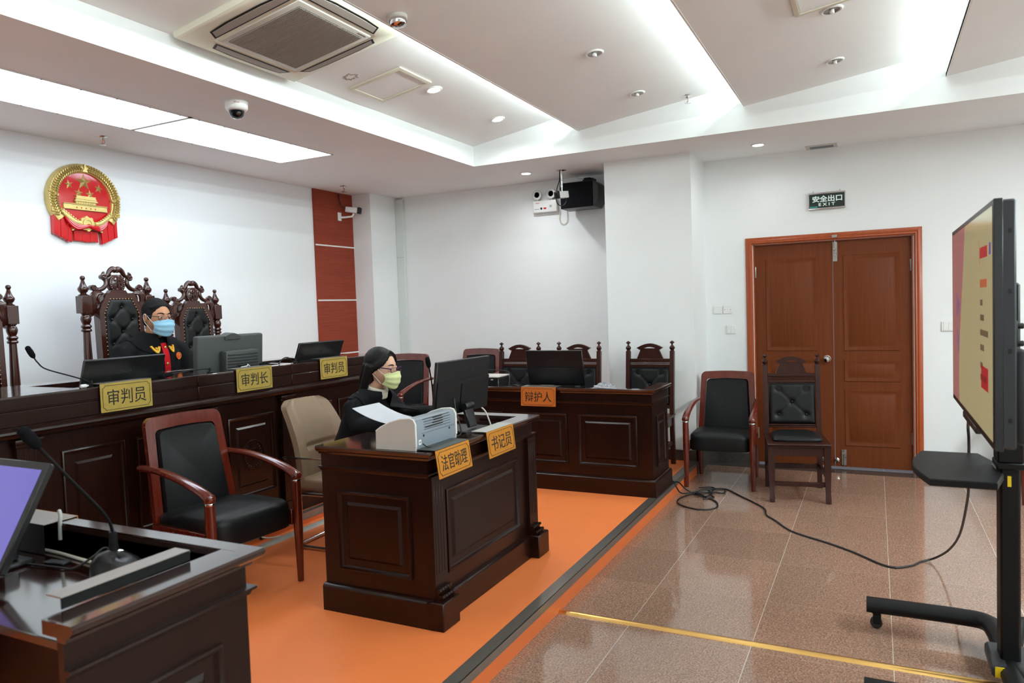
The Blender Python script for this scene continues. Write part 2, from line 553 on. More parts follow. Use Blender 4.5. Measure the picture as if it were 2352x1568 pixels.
_txt = {}
def text_mb(body, wid, hgt, depth=0.0006, bold=0.0):
    """lettering as a mesh in the xy plane, centred, fitted to wid x hgt"""
    c = bpy.data.curves.new('lettering', 'FONT')
    c.body = body
    c.extrude = 0.01
    c.offset = bold
    c.resolution_u = 3
    o = bpy.data.objects.new('lettering', c)
    COL.objects.link(o)
    dg = bpy.context.evaluated_depsgraph_get(); dg.update()
    me = bpy.data.meshes.new_from_object(o.evaluated_get(dg))
    bpy.data.objects.remove(o); bpy.data.curves.remove(c)
    xs = [v.co.x for v in me.vertices]; ys = [v.co.y for v in me.vertices]
    x0, x1, y0, y1 = min(xs), max(xs), min(ys), max(ys)
    sx = wid / (x1 - x0); sy = hgt / (y1 - y0)
    vs = [((v.co.x - (x0 + x1) / 2) * sx, (v.co.y - (y0 + y1) / 2) * sy, v.co.z / 0.01 * depth) for v in me.vertices]
    fs = [tuple(p.vertices) for p in me.polygons]
    bpy.data.meshes.remove(me)
    return vs, fs


def lettering(name, body, wid, hgt, m, parent, T, depth=0.0006, bold=0.0):
    vs, fs = text_mb(body, wid, hgt, depth, bold)
    mb = MB().add(vs, fs, T)
    return mb.build(name, m, parent, sharp=30)


def rrect(w, h, r, n=5, cx=0.0, cy=0.0):
    pts = []
    for (sx, sy, a0) in ((1, 1, 0), (-1, 1, pi / 2), (-1, -1, pi), (1, -1, 3 * pi / 2)):
        for k in range(n + 1):
            a = a0 + (pi / 2) * k / n
            pts.append((cx + sx * (w / 2 - r) + r * cos(a), cy + sy * (h / 2 - r) + r * sin(a)))
    return pts


def bez(pts, n=8):
    """smooth Catmull-Rom curve through points"""
    P = [Vector(p) for p in pts]
    out = []
    for i in range(len(P) - 1):
        p0, p1, p2, p3 = P[max(i - 1, 0)], P[i], P[i + 1], P[min(i + 2, len(P) - 1)]
        for k in range(n):
            t = k / n
            out.append(0.5 * ((2 * p1) + (-p0 + p2) * t + (2 * p0 - 5 * p1 + 4 * p2 - p3) * t * t + (-p0 + 3 * p1 - 3 * p2 + p3) * t ** 3))
    out.append(P[-1])
    return out

# ================================================================== setting
fl = struct('floor', MB().box(-2.7, 7.2, -4.3, 5.3, -0.12, 0.0), M['granite'])
struct('wall_back', MB().box(-2.7, 7.2, YB, YB + 0.12, 0, 3.6), M['wall_gloss'])
mb = MB()
DY0, DY1 = -0.290, 0.995         # door opening
mb.box(XF, XF + 0.12, DY1, YB, 0, 3.6)
mb.box(XF, XF + 0.12, -4.3, DY0, 0, 3.6)
mb.box(XF, XF + 0.12, DY0, DY1, 2.02, 3.6)
struct('wall_far', mb, M['wall'])
struct('wall_right', MB().box(-2.7, 7.2, -4.3, -4.2, 0, 3.6), M['wall'])
struct('wall_near', MB().box(-2.7, -2.6, -4.3, 5.3, 0, 3.6), M['wall'])
struct('wall_pillar', MB().box(6.45, XF, 1.425, 2.215, 0, ZC), M['wall'])
struct('wall_corner', MB().box(6.505, XF, 4.915, YB, DZ, ZC), M['wall'])

# low ceiling ring and the slab above the recess
mb = MB()
mb.box(-2.7, 7.2, 3.262, 5.3, ZC, 3.6)
mb.box(5.885, 7.2, -4.3, 3.262, ZC, 3.6)
mb.box(-2.7, -1.6, -4.3, 3.262, ZC, 3.6)
mb.box(-1.6, 5.885, -4.3, 3.262, 3.5, 3.6)
struct('ceiling', mb, M['ceil'])
for i, yk in enumerate(FIN_Y):
    k = 0.165 if i == 0 else 0.13
    z0 = 3.0 if i else 3.0 - 0.05 * k + 0.0
    yn = FIN_Y[i + 1] - 0.26 if i + 1 < len(FIN_Y) else -4.2
    y0 = min(yk, 3.262)
    zs = 3.0 + k * (3.25 - y0) if i == 0 else 3.0
    ze = zs + k * (y0 - yn)
    mb = MB().prism([(y0, zs), (yn, ze), (yn, ze + 0.02), (y0, zs + 0.02)], -1.6, 5.885, 'yz')
    if i:
        mb.box(-1.6, 5.885, yk - 0.012, yk, zs, zs + 0.055)
    struct('ceiling_fin', mb, M['ceil'])

# platform, dais
struct('floor_platform', MB().box(-2.6, XF, 1.436, YB, 0, PZ), M['vinyl'])
mb = MB().box(-2.6, 6.45, 1.424, 1.436, 0.0, 0.084)
struct('trim_1', mb, M['vinyl_side'])
mb = MB().box(-2.6, 6.45, 1.416, 1.480, PZ, PZ + 0.003).box(-2.6, 6.45, 1.414, 1.420, 0.080, PZ + 0.003)
struct('trim_2', mb, M['steel'])
struct('floor_dais', MB().box(-2.6, XF, 3.460, YB, PZ, DZ), M['vinyl_side'])
struct('trim_3', MB().box(-2.6, XF, 3.452, 3.500, DZ, DZ + 0.003).box(-2.6, XF, 3.450, 3.456, 0.145, DZ + 0.003), M['steel'])
struct('floor_step', MB().box(-2.6, 4.80, 4.17, YB, DZ, 0.32), M['vinyl_side'])

# skirtings and the dark border of the floor
struct('baseboard_far', MB().box(XF - 0.016, XF, 1.05, 1.425, 0.0, 0.098).box(XF - 0.016, XF, -4.2, -0.345, 0, 0.098), M['dark_granite'])
struct('baseboard_pillar', MB().box(6.436, 6.45, 1.41, 2.229, PZ, 0.205).box(6.436, XF - 0.016, 1.411, 1.425, 0.0, 0.205).box(6.436, XF, 2.215, 2.229, PZ, 0.205), M['dark_granite'])
struct('baseboard_platform', MB().box(XF - 0.014, XF, 2.229, 3.44, PZ, 0.205), M['dark_granite'])
struct('trim_4', MB().box(6.83, XF + 0.02, -4.2, 1.41, 0.0, 0.0015), M['dark_granite'])
mb = MB().prism([(3.262, 0.0), (3.268, 0.008), (3.276, 0.012), (3.288, 0.012), (3.296, 0.008), (3.302, 0.0)], -4.2, 1.424, 'xz')
struct('trim_5', mb, M['brass'])

# red-brown veneer strip beside the white back wall
pn = struct('trim_6', MB().box(5.885, 6.505, YB - 0.022, YB, DZ, ZC, 0.002), M['redwood'])
for z in (2.243, 1.668, 1.093, 0.518):
    struct('seam', MB().box(5.885, 6.505, YB - 0.026, YB - 0.020, z - 0.007, z + 0.007), M['white_plastic'], pn)

# ------------------------------------------------------------------ double door
door = bpy.data.objects.new('door_1', None); COL.objects.link(door)
door.location = (XF, 0.33, 0.0)
tag(door, 'closed brown panelled double door with orange-brown frame in the far white wall', 'door', kind='structure')
FY = lambda y: -(y - 0.33)      # local x runs towards -y, local y points to the wall (rz = -90)
door.rotation_euler = (0, 0, -pi / 2)
prof = [(0.0, 0.0), (0.0, 0.020), (0.010, 0.030), (0.020, 0.026), (0.030, 0.030), (0.042, 0.020), (0.052, 0.016), (0.060, 0.012), (0.060, 0.0)]
# casing: sweep in an xy plane, then stand it up
path = [(FY(1.0), 0.0), (FY(1.0), 2.022), (FY(-0.297), 2.022), (FY(-0.297), 0.0)]
casing = MB().mold([(-o, z) for (o, z) in prof], path, T=FRONT)
casing.box(FY(0.995), FY(0.985), 0.0, 0.11, 0, 2.02).box(FY(-0.28), FY(-0.29), 0.0, 0.11, 0, 2.02).box(FY(0.995), FY(-0.29), 0.0, 0.11, 2.012, 2.02)
casing.build('door_frame', M['frame'], door)
def leaf(xa, xb, mirror, ws):
    lf = MB().box(xa, xb, 0.030, 0.066, 0.018, 2.010).build('door_leaf', M['doorwood'], door)
    for (z0, z1) in ((0.205, 0.705), (0.775, 0.968), (1.045, 1.880)):
        T = TR(ws[0], 0.030, z0) @ FRONT
        mb = MB()
        wd, h = ws[1] - ws[0], z1 - z0
        loops = [(0, 0.0), (0.012, 0.004), (0.022, -0.008), (0.036, -0.006), (0.060, 0.004)]
        loops = [(0, 0.001), (0.004, 0.006), (0.014, 0.005), (0.024, 0.001), (0.040, 0.002), (0.052, 0.008)]
        vs, fs = [], []
        for (i, z) in loops:
            vs += [(i, i, z), (wd - i, i, z), (wd - i, h - i, z), (i, h - i, z)]
        for a in range(len(loops) - 1):
            for q in range(4):
                fs.append((a * 4 + q, a * 4 + (q + 1) % 4, a * 4 + 4 + (q + 1) % 4, a * 4 + 4 + q))
        fs.append(tuple((len(loops) - 1) * 4 + q for q in range(4)))
        mb.add(vs, fs, T)
        mb.build('raised_panel', M['doorwood'], lf)
    hx = xa + 0.006 if mirror else xb - 0.006
    for z in (0.29, 1.77):
        MB().lathe([(0.007, -0.05), (0.008, -0.045), (0.008, 0.045), (0.007, 0.05)], 8, (hx, 0.024, z)).build('hinge', M['steel'], lf)
    return lf
leaf(FY(0.985), FY(0.332), True, (FY(0.893), FY(0.461)))
lf2 = leaf(FY(0.328), FY(-0.28), False, (FY(0.248), FY(-0.186)))
kn = MB().lathe([(0.032, 0.0), (0.032, -0.006), (0.016, -0.010), (0.013, -0.03), (0.026, -0.042), (0.030, -0.055), (0.024, -0.068), (0.008, -0.072)], 20, (FY(0.385), 0.030, 0.975), axis='y')
kn.build('door_knob', M['chrome'], door)
for z0, z1, yc, nm in ((1.83, 2.06, 0.310, 'top_bolt'), (0.03, 0.17, 0.258, 'bottom_bolt')):
    b = MB().box(FY(yc) - 0.020, FY(yc) + 0.020, 0.022, 0.030, z0, min(z1, 2.005), 0.002)
    b.lathe([(0.006, z0 + 0.05 if z0 > 1 else z0), (0.006, z1)], 10, (FY(yc), 0.012, 0))
    b.box(FY(yc) - 0.018, FY(yc) + 0.018, 0.006, 0.024, z0 + 0.10, z0 + 0.12, 0.002)
    b.tube([(FY(yc), 0.012, z0 + 0.075), (FY(yc) + 0.022, 0.004, z0 + 0.072)], 0.004, 6)
    if z0 > 1:
        b.box(FY(yc) - 0.022, FY(yc) + 0.022, -0.038, -0.020, z1 - 0.025, z1, 0.002)
    b.build('barrel_bolt', M['steel'], door)
for yc in (0.42, 0.315):
    MB().lathe([(0.016, 0.0), (0.020, -0.006), (0.020, -0.02), (0.010, -0.026)], 14, (FY(yc), 0.030, 0.078), axis='y').build('door_stop', M['chrome'], door)

# ------------------------------------------------------------------ lit ceiling panels over the judges
def light_panel(x0, x1, label):
    t = thing('ceiling_light_panel', label, 'ceiling light', ((x0 + x1) / 2, 4.225, ZC), 0, 'lit ceiling panels over the judges')
    w2 = (x1 - x0) / 2
    MB().box(-w2 + 0.004, w2 - 0.004, -0.278, 0.278, -0.004, -0.0005).build('diffuser', M['panel_on'], t)
    fr = MB()
    for (a, b, c, d) in ((-w2 - 0.006, w2 + 0.006, -0.286, -0.276), (-w2 - 0.006, w2 + 0.006, 0.276, 0.286), (-w2 - 0.006, -w2 + 0.005, -0.286, 0.286), (w2 - 0.005, w2 + 0.006, -0.286, 0.286)):
        fr.box(a, b, c, d, -0.006, -0.0003)
    fr.build('frame', M['white_plastic'], t)
    for sx in range(-3, 4):
        for sy in (-0.281, 0.281):
            MB().ell((sx * w2 / 3.3, sy, -0.006), (0.006, 0.006, 0.003), 8, 4).build('screw', M['dark_gray'], t)
light_panel(1.93, 3.355, 'long lit white ceiling panel over the emblem, cut by the left edge of the photo')
light_panel(3.375, 4.745, 'lit white ceiling panel whose right end lies near the dome camera')


def fin_T(x, y, i, drop=0.0):
    """frame lying on the underside of fin i: local z points down out of the fin"""
    k = 0.165 if i == 0 else 0.13
    y0 = 3.25 if i == 0 else FIN_Y[i]
    z = 3.0 + k * (y0 - y) - drop
    return (x, y, z), atan2(-k, 1.0)


# ------------------------------------------------------------------ ceiling cassette air conditioner (hangs under fin 0)
(lx, ly, lz), sl = fin_T(3.11, 2.80, 0)
ac = thing('ceiling_air_conditioner', 'square ivory ceiling cassette air conditioner with slatted grey grille', 'air conditioner', (lx, ly, lz), rot=(sl, 0, 0))
A = 0.435
body = MB()
loops = [(A - 0.006, 0.0), (A, -0.012), (A - 0.004, -0.034), (A - 0.02, -0.046), (0.305, -0.058), (0.300, -0.056)]
vs, fs = [], []
for (r, z) in loops:
    vs += [(-r, -r, z), (r, -r, z), (r, r, z), (-r, r, z)]
for a in range(len(loops) - 1):
    for q in range(4):
        fs.append((a * 4 + q, a * 4 + (q + 1) % 4, a * 4 + 4 + (q + 1) % 4, a * 4 + 4 + q))
fs.append((20, 21, 22, 23)); fs.append((3, 2, 1, 0))
body.add(vs, fs).build('panel', M['ivory'], ac)
gr = MB().box(-0.285, 0.285, -0.285, 0.285, -0.064, -0.050, 0.006, seg=2)
gr.build('intake_frame', M['light_gray'], ac)
g2 = MB().box(-0.248, 0.248, -0.248, 0.248, -0.0655, -0.060).build('intake_grille', M['slot'], ac)
sl_ = MB()
for i in range(46):
    x = -0.244 + 0.488 * i / 45
    sl_.box(x - 0.0032, x + 0.0032, -0.246, 0.246, -0.0685, -0.0645)
for y in (-0.12, 0.0, 0.12):
    sl_.box(-0.246, 0.246, y - 0.002, y + 0.002, -0.067, -0.0645)
sl_.build('grille_slats', M['grille'], g2)
for q in range(4):
    T = RZ(q * pi / 2)
    o = MB()
    n = 12
    lo = []
    for i in range(n + 1):
        x = -0.27 + 0.54 * i / n
        lo.append((x, 0.325 + 0.0 * x, -0.0545))
    vs = [(-0.275, 0.312, -0.0585), (0.275, 0.312, -0.0585)]
    o.add([(-0.275, 0.312, -0.0592), (0.275, 0.312, -0.0592), (0.245, 0.372, -0.0535), (0.12, 0.383, -0.0525), (-0.12, 0.383, -0.0525), (-0.245, 0.372, -0.0535)], [(0, 1, 2, 3, 4, 5)], T)
    o.add([(-0.275, 0.312, -0.054), (0.275, 0.312, -0.054), (0.245, 0.372, -0.048), (0.12, 0.383, -0.047), (-0.12, 0.383, -0.047), (-0.245, 0.372, -0.048)], [(0, 1, 2, 3, 4, 5)], T)
    s_ = o.build('air_outlet', M['slot'], ac)
    MB().add([(-0.255, 0.322, -0.0605), (0.255, 0.322, -0.0605), (0.235, 0.362, -0.0575), (0.11, 0.370, -0.0565), (-0.11, 0.370, -0.0565), (-0.235, 0.362, -0.0575),
              (-0.255, 0.322, -0.0585), (0.255, 0.322, -0.0585), (0.235, 0.362, -0.0555), (0.11, 0.370, -0.0545), (-0.11, 0.370, -0.0545), (-0.235, 0.362, -0.0555)],
             [(0, 1, 2, 3, 4, 5), (11, 10, 9, 8, 7, 6)] + [(i, (i + 1) % 6, 6 + (i + 1) % 6, 6 + i) for i in range(6)], T).build('louvre', M['grille'], s_)
MB().box(0.185, 0.255, -0.276, -0.262, -0.066, -0.063).build('badge', M['grille'], ac)


# ------------------------------------------------------------------ access hatches in the ceiling
def hatch(x0, x1, y0, y1, fin, label, fr=0.03):
    (lx, ly, lz), sl = fin_T((x0 + x1) / 2, (y0 + y1) / 2, fin)
    t = thing('ceiling_hatch', label, 'access hatch', (lx, ly, lz), rot=(sl, 0, 0), group='ceiling hatches')
    a, b = (x1 - x0) / 2, (y1 - y0) / 2
    f = MB().mold([(0, -0.001), (0, -0.012), (fr * 0.5, -0.015), (fr, -0.010), (fr, -0.001)], [(-a, -b), (a, -b), (a, b), (-a, b)], True)
    f.build('frame', M['ivory'], t)
    MB().box(-a + 0.003, a - 0.003, -b + 0.003, b - 0.003, -0.006, -0.001).build('lid', M['ceil'], t)
hatch(3.985, 4.30, 2.735, 3.10, 0, 'ivory framed square ceiling hatch beside the air conditioner')
hatch(3.93, 4.34, -0.06, 0.35, 2, 'ivory framed ceiling hatch cut by the top edge of the photo')


# ------------------------------------------------------------------ downlights
def downlight(loc, tilt, label, on):
    t = thing('downlight', label, 'downlight', loc, rot=(tilt, 0, 0), group='lit downlights' if on else 'unlit downlights')
    R = 0.055
    MB().lathe([(R * 0.78, -0.0005), (R * 0.80, -0.007), (R * 0.95, -0.009), (R * 1.08, -0.005), (R * 1.1, -0.0005)], 24).build('trim_ring', M['white_plastic'], t)
    if on:
        MB().lathe([(R * 0.76, -0.001), (R * 0.76, -0.0085), (R * 0.4, -0.0095), (0.002, -0.0095)], 24).build('lamp', M['lamp_on'], t)
    else:
        c = MB().lathe([(R * 0.76, -0.0008), (R * 0.77, -0.0075), (R * 0.75, -0.0078), (R * 0.55, -0.0035), (0.002, -0.003)], 24).build('reflector', M['steel'], t)
        MB().lathe([(0.010, 0.0), (0.013, -0.004), (0.013, -0.014), (0.008, -0.019)], 10, (-0.009, 0, -0.002)).lathe([(0.010, 0.0), (0.013, -0.004), (0.013, -0.014), (0.008, -0.019)], 10, (0.009, 0, -0.002)).build('bulb', M['white_plastic'], t)
DLT = ['lit downlight beside the ivory ceiling hatch and air conditioner', 'lit downlight in the sloped ceiling near the inner recess corner',
       'lit downlight in the low ceiling beside the hanging camera pole', 'lit downlight in the low ceiling left of the small air vent']
for (x, y, z, low), lab in zip(DL_ON, DLT):
    if low:
        downlight((x, y, z), 0, lab, True)
    else:
        p, sl = fin_T(x, y, 0)
        downlight(p, sl, lab, True)
for (x, y, i, lab) in ((4.398, 1.552, 1, 'unlit downlight in the middle ceiling strip, the nearer of its two'), (5.381, 1.573, 1, 'unlit downlight in the middle ceiling strip, nearest the sprinkler'),
                       (4.447, 0.196, 2, 'unlit downlight right beside the ceiling hatch at the top edge'), (5.385, 0.223, 2, 'unlit downlight in the right ceiling strip, farther from the hatch')):
    p, sl = fin_T(x, y, i)
    downlight(p, sl, lab, False)


# ------------------------------------------------------------------ sprinklers, detector, dome camera, vent
def sprinkler(loc, label):
    t = thing('fire_sprinkler', label, 'sprinkler', loc, group='ceiling sprinklers')
    MB().lathe([(0.036, -0.0005), (0.034, -0.005), (0.014, -0.010), (0.012, -0.02), (0.010, -0.022)], 18).build('escutcheon', M['chrome'], t)
    MB().tube([(-0.008, 0, -0.02), (-0.015, 0, -0.034), (-0.010, 0, -0.05), (0, 0, -0.056), (0.010, 0, -0.05), (0.015, 0, -0.034), (0.008, 0, -0.02)], 0.0028, 6).build('yoke', M['chrome'], t)
    MB().lathe([(0.0018, -0.02), (0.0022, -0.036), (0.0018, -0.052)], 8).build('glass_bulb', M['red_txt'], t)
    MB().lathe([(0.006, -0.055), (0.024, -0.058), (0.024, -0.060), (0.004, -0.062)], 14).build('deflector', M['chrome'], t)
sprinkler((3.382, 4.843, ZC), 'small chrome sprinkler in the low ceiling above the emblem')
sprinkler((5.968, 4.83, ZC), 'small chrome sprinkler above the red-brown wall strip')
p, _s = fin_T(5.79, 1.29, 1)
sprinkler(p, 'small chrome sprinkler by the recess edge above the pillar')

p, sl = fin_T(3.134, 2.150, 1)
t = thing('smoke_detector', 'round chrome ceiling detector beside the air conditioner', 'detector', p, rot=(sl, 0, 0))
MB().lathe([(0.052, -0.0005), (0.052, -0.012), (0.047, -0.018)], 24).build('base', M['light_gray'], t)
MB().lathe([(0.046, -0.012), (0.047, -0.030), (0.040, -0.044), (0.020, -0.050), (0.002, -0.051)], 24).build('cover', M['chrome'], t)

t = thing('dome_camera', 'white dome security camera with smoked bubble on the low ceiling', 'security camera', (3.27, 3.43, ZC))
MB().lathe([(0.066, -0.0005), (0.068, -0.006), (0.066, -0.045), (0.058, -0.056), (0.046, -0.060)], 28).build('housing', M['white_plastic'], t)
MB().lathe([(0.044, -0.050), (0.044, -0.066), (0.038, -0.088), (0.024, -0.101), (0.002, -0.106)], 28).build('bubble', M['smoke_glass'], t)
le = MB().ell((0, 0, -0.066), (0.030, 0.030, 0.028), 16, 10).build('camera_ball', M['black_plastic'], t)
MB().lathe([(0.012, 0.0), (0.014, -0.018), (0.010, -0.020), (0.001, -0.020)], 14, T=TR(-0.004, -0.012, -0.072) @ RX(radians(-55)) @ RY(radians(18))).build('lens', M['chrome'], le)
lettering('logo', 'alhua', 0.030, 0.007, M['red_txt'], t, TR(-0.046, -0.049, -0.022) @ RZ(radians(-43)) @ FRONT, 0.0006)

t = thing('air_vent', 'small rectangular metal air vent in the low ceiling above the exit sign', 'vent', (6.90, 0.40, ZC))
MB().mold([(0, -0.0005), (0, -0.004), (-0.03, -0.008), (-0.034, -0.0005)], [(-0.085, -0.125), (0.085, -0.125), (0.085, 0.125), (-0.085, 0.125)], True).build('frame', M['light_gray'], t)
MB().box(-0.05, 0.05, -0.09, 0.09, -0.003, -0.0008).build('opening', M['slot'], t)
for i in range(4):
    MB().box(-0.045 + 0.026 * i, -0.033 + 0.026 * i, -0.088, 0.088, -0.008, -0.003, T=None).build('blade', M['mid_gray'], t)

# painted-over stain on the ceiling beside the hatch
(lx, ly, lz), sl = fin_T(3.83, 3.01, 0)
st = thing('ceiling_stain', 'faint grey ring stain on the ceiling between air conditioner and hatch', 'stain', (lx, ly, lz), rot=(sl, 0, 0))
mb = MB()
for k in range(22):
    a = 2 * pi * k / 22
    r = 0.042 + random.uniform(-0.012, 0.010)
    mb.box(r * cos(a) - 0.007, r * cos(a) + 0.007, r * sin(a) - 0.006, r * sin(a) + 0.006, -0.0014, -0.0006, T=None)
mb.build('ring', mat('stain_grey', (176, 168, 166), 0.9, var=0.2, vscale=60), st)

# ================================================================== desks
TOP_PROF = lambda z: [(-0.012, z - 0.040), (0.012, z - 0.040), (0.016, z - 0.030), (0.028, z - 0.026), (0.036, z - 0.016), (0.038, z - 0.006), (0.034, z), (-0.012, z)]
LEDGE_PROF = lambda z: [(-0.002, z - 0.022), (0.006, z - 0.022), (0.010, z - 0.012), (0.019, z - 0.008), (0.020, z - 0.001), (0.014, z), (-0.002, z)]
PLINTH_PROF = lambda z0, z1: [(-0.002, z0), (0.026, z0), (0.026, z1 - 0.014), (0.018, z1 - 0.004), (0.010, z1), (-0.002, z1)]


def desk(name, label, loc, rz, L, D, panels, side_panel=True, pilasters=False, H=0.79, pil_w=0.105, rim=0.075, rise=0.79, notch=None, side_rim=None):
    """court desk: local x runs along the front, the front faces local -y, the back is open"""
    t = thing(name, label, 'desk', loc, rz)
    b = 0.020
    body = MB()
    body.box(0, L, 0, b, 0, H - 0.02)
    body.box(0, b, b, D - 0.003, 0, H - 0.02)
    body.box(L - b, L, b, D - 0.003, 0, H - 0.02)
    body.box(b, L - b, b, rim - 0.014, H - 0.10, H - 0.006)
    body.box(b, rim - 0.014, rim - 0.014, D - 0.004, H - 0.10, H - 0.006).box(L - rim + 0.014, L - b, rim - 0.014, D - 0.004, H - 0.10, H - 0.006)
    body.build('body', M['desk'], t)
    pth = [(0, D), (0, 0), (L, 0), (L, D)]
    rp = pth
    MB().mold(LEDGE_PROF(H - 0.098), rp).build('ledge_moulding', M['desk_h'], t)
    MB().mold(PLINTH_PROF(0.0, 0.128), rp).build('plinth', M['desk_h'], t)
    # raised rim round the work surface
    MB().mold([(o, z) if o > 0 else (-rim + 0.012, z) for (o, z) in TOP_PROF(H)], rp).build('top_rim', M['desk_top'], t)
    if side_rim:
        for (xa, xb) in ((0.004, side_rim), (L - side_rim, L - 0.004)):
            MB().box(xa, xb, 0.004, D - 0.001, H - 0.034, H - 0.0004, 0.002).build('side_rim', M['desk_top'], t)
    ws = MB()
    if notch:
        ws.box(b + 0.001, L - b - 0.001, b, 0.42, rise - 0.022, rise, 0.003)
    else:
        ws.box(b + 0.001, L - b - 0.001, b, D, rise - 0.022, rise, 0.002)
    ws.build('work_surface', M['desk_top'], t)
    for (x0, x1) in panels:
        MB().rpanel(TR(x0, 0, 0.205) @ FRONT, x1 - x0, 0.385, gap=0.016, bev=0.022).build('raised_panel', M['desk'], t)
    if side_panel:
        MB().rpanel(TR(L, 0.095, 0.205) @ RZ(pi / 2) @ FRONT, D - 0.19, 0.375, gap=0.016, bev=0.022).build('raised_panel', M['desk'], t)
        MB().rpanel(TR(0, D - 0.095, 0.205) @ RZ(-pi / 2) @ FRONT, D - 0.19, 0.375, gap=0.016, bev=0.022).build('raised_panel', M['desk'], t)
    if pilasters:
        for x0 in (0.0, L - pil_w):
            p = MB()
            p.box(x0, x0 + pil_w, -0.022, 0.0, 0.125, H - 0.115)
            for i in range(4):
                xx = x0 + pil_w * (0.18 + 0.213 * i)
                p.box(xx - 0.0055, xx + 0.0055, -0.0235, -0.021, 0.235, H - 0.15, 0.001)
            p.build('pilaster', M['desk'], t)
            f = MB().box(x0 - 0.008 if x0 else x0 - 0.028, x0 + pil_w + (0.008 if not x0 else 0.028), -0.075, 0.012, 0.0, 0.126, 0.004)
            f.build('pilaster_foot', M['desk'], t)
            for (dz, dy) in ((0.172, 0.040), (0.146, 0.056)):
                v = MB()
                for i in range(5):
                    xa = x0 + pil_w * i / 5
                    v.prism([(-dy * 0.55, dz), (-dy, dz + 0.004), (-dy - 0.004, dz - 0.006), (-dy + 0.004, dz - 0.016), (-dy + 0.008, dz - 0.03), (0, dz - 0.03), (0, dz)], xa + 0.002, xa + pil_w / 5 - 0.002, 'yz')
                v.build('scroll_moulding', M['desk'], t)
    return t


# clerk's desk in the middle
clerk = desk('clerk_desk', 'dark mahogany desk with printer and two gold nameplates in the middle of the orange platform', (2.672, 1.772, PZ), 0, 1.095, 0.60,
             [(0.135, 0.880)], pilasters=True, rise=0.742)
# solid left part of the top under the printer
MB().box(0.02, 0.36, 0.02, 0.60, 0.744, 0.789, 0.001).build('top_board', M['desk_top'], clerk)
# defence desk on the right
defence = desk('defence_desk', 'dark mahogany desk at the right end of the platform, before three tufted chairs', (5.130, 3.22, PZ), -pi / 2, 1.77, 0.44,
               [(0.10, 0.56), (0.65, 1.11), (1.20, 1.66)], rim=0.028, side_rim=0.068, rise=0.70)
# prosecution desk in the foreground
pros = desk('prosecution_desk', 'dark mahogany desk with raised rim in the left foreground, holding a purple screen', (1.385, 1.505, PZ), pi / 2, 1.75, 0.49,
            [(0.10, 0.56), (0.65, 1.11), (1.20, 1.66)], rim=0.028, side_rim=0.068, rise=0.70, notch=True)


# ------------------------------------------------------------------ judges' bench
BX0, BX1, BY0, BY1, BH = 1.80, 4.72, 3.502, 4.12, 1.005
bench = thing('judges_bench', 'long dark mahogany judges bench with carved panels below the emblem wall', 'bench desk', (0, 0, DZ))
b = MB()
b.box(BX0, BX1, BY0 + 0.04, BY0 + 0.06, 0, BH - 0.02)
b.box(BX0, BX0 + 0.02, BY0 + 0.06, BY1, 0, BH - 0.02)
b.box(BX1 - 0.02, BX1, BY0 + 0.06, BY1, 0, BH - 0.02)
b.build('body', M['desk'], bench)
seams = [BX0, 2.945, 3.702, BX1]
for i in range(3):
    a, c = seams[i] + 0.001, seams[i + 1] - 0.001
    MB().box(a, c, BY0, BY0 + 0.04, BH - 0.062, BH - 0.006, 0.004).box(a, c, BY0 + 0.003, BY0 + 0.04, BH - 0.066, BH - 0.060).box(a, c, BY0, BY0 + 0.04, BH - 0.140, BH - 0.068, 0.004).build('fascia', M['desk_h'], bench)
    lp = [(y - 0.0, z) for (y, z) in ((0, -0.145), (-0.014, -0.148), (-0.026, -0.158), (-0.028, -0.168), (-0.014, -0.176), (-0.010, -0.190), (0.0, -0.194), (0.04, -0.194), (0.04, -0.14), (0.0, -0.14))]
    MB().prism([(BY0 + 0.004 + y, BH + z) for (y, z) in lp], a, c, 'yz').build('ledge_moulding', M['desk_h'], bench)
# top with three wells for the tilted screens
wells = [(2.28, 2.85), (3.11, 3.74), (3.80, 4.38)]
top = MB()
xs = [BX0] + [v for w_ in wells for v in w_] + [BX1]
top.box(BX0, BX1, BY0 + 0.001, BY0 + 0.10, BH - 0.030, BH, 0.003)
top.box(BX0, BX1, BY0 + 0.48, BY1 + 0.02, BH - 0.030, BH, 0.003)
for k in range(0, len(xs), 2):
    top.box(xs[k], xs[k + 1], BY0 + 0.10, BY0 + 0.48, BH - 0.030, BH)
top.build('bench_top', M['desk_top'], bench)
wl = MB()
for (a, c) in wells:
    wl.box(a, c, BY0 + 0.10, BY0 + 0.48, BH - 0.150, BH - 0.135)
    wl.box(a - 0.01, a, BY0 + 0.09, BY0 + 0.49, BH - 0.150, BH - 0.03).box(c, c + 0.01, BY0 + 0.09, BY0 + 0.49, BH - 0.150, BH - 0.03)
    wl.box(a, c, BY0 + 0.09, BY0 + 0.10, BH - 0.150, BH - 0.03).box(a, c, BY0 + 0.48, BY0 + 0.49, BH - 0.150, BH - 0.03)
wl.build('screen_well', M['desk'], bench)
for (a, c) in ((2.16, 2.49), (2.555, 2.885), (3.175, 3.550), (3.795, 4.125), (4.195, 4.525)):
    MB().rpanel(TR(a, BY0 + 0.04, 0.205) @ FRONT, c - a, 0.505, gap=0.03, bev=0.02).build('raised_panel', M['desk'], bench)
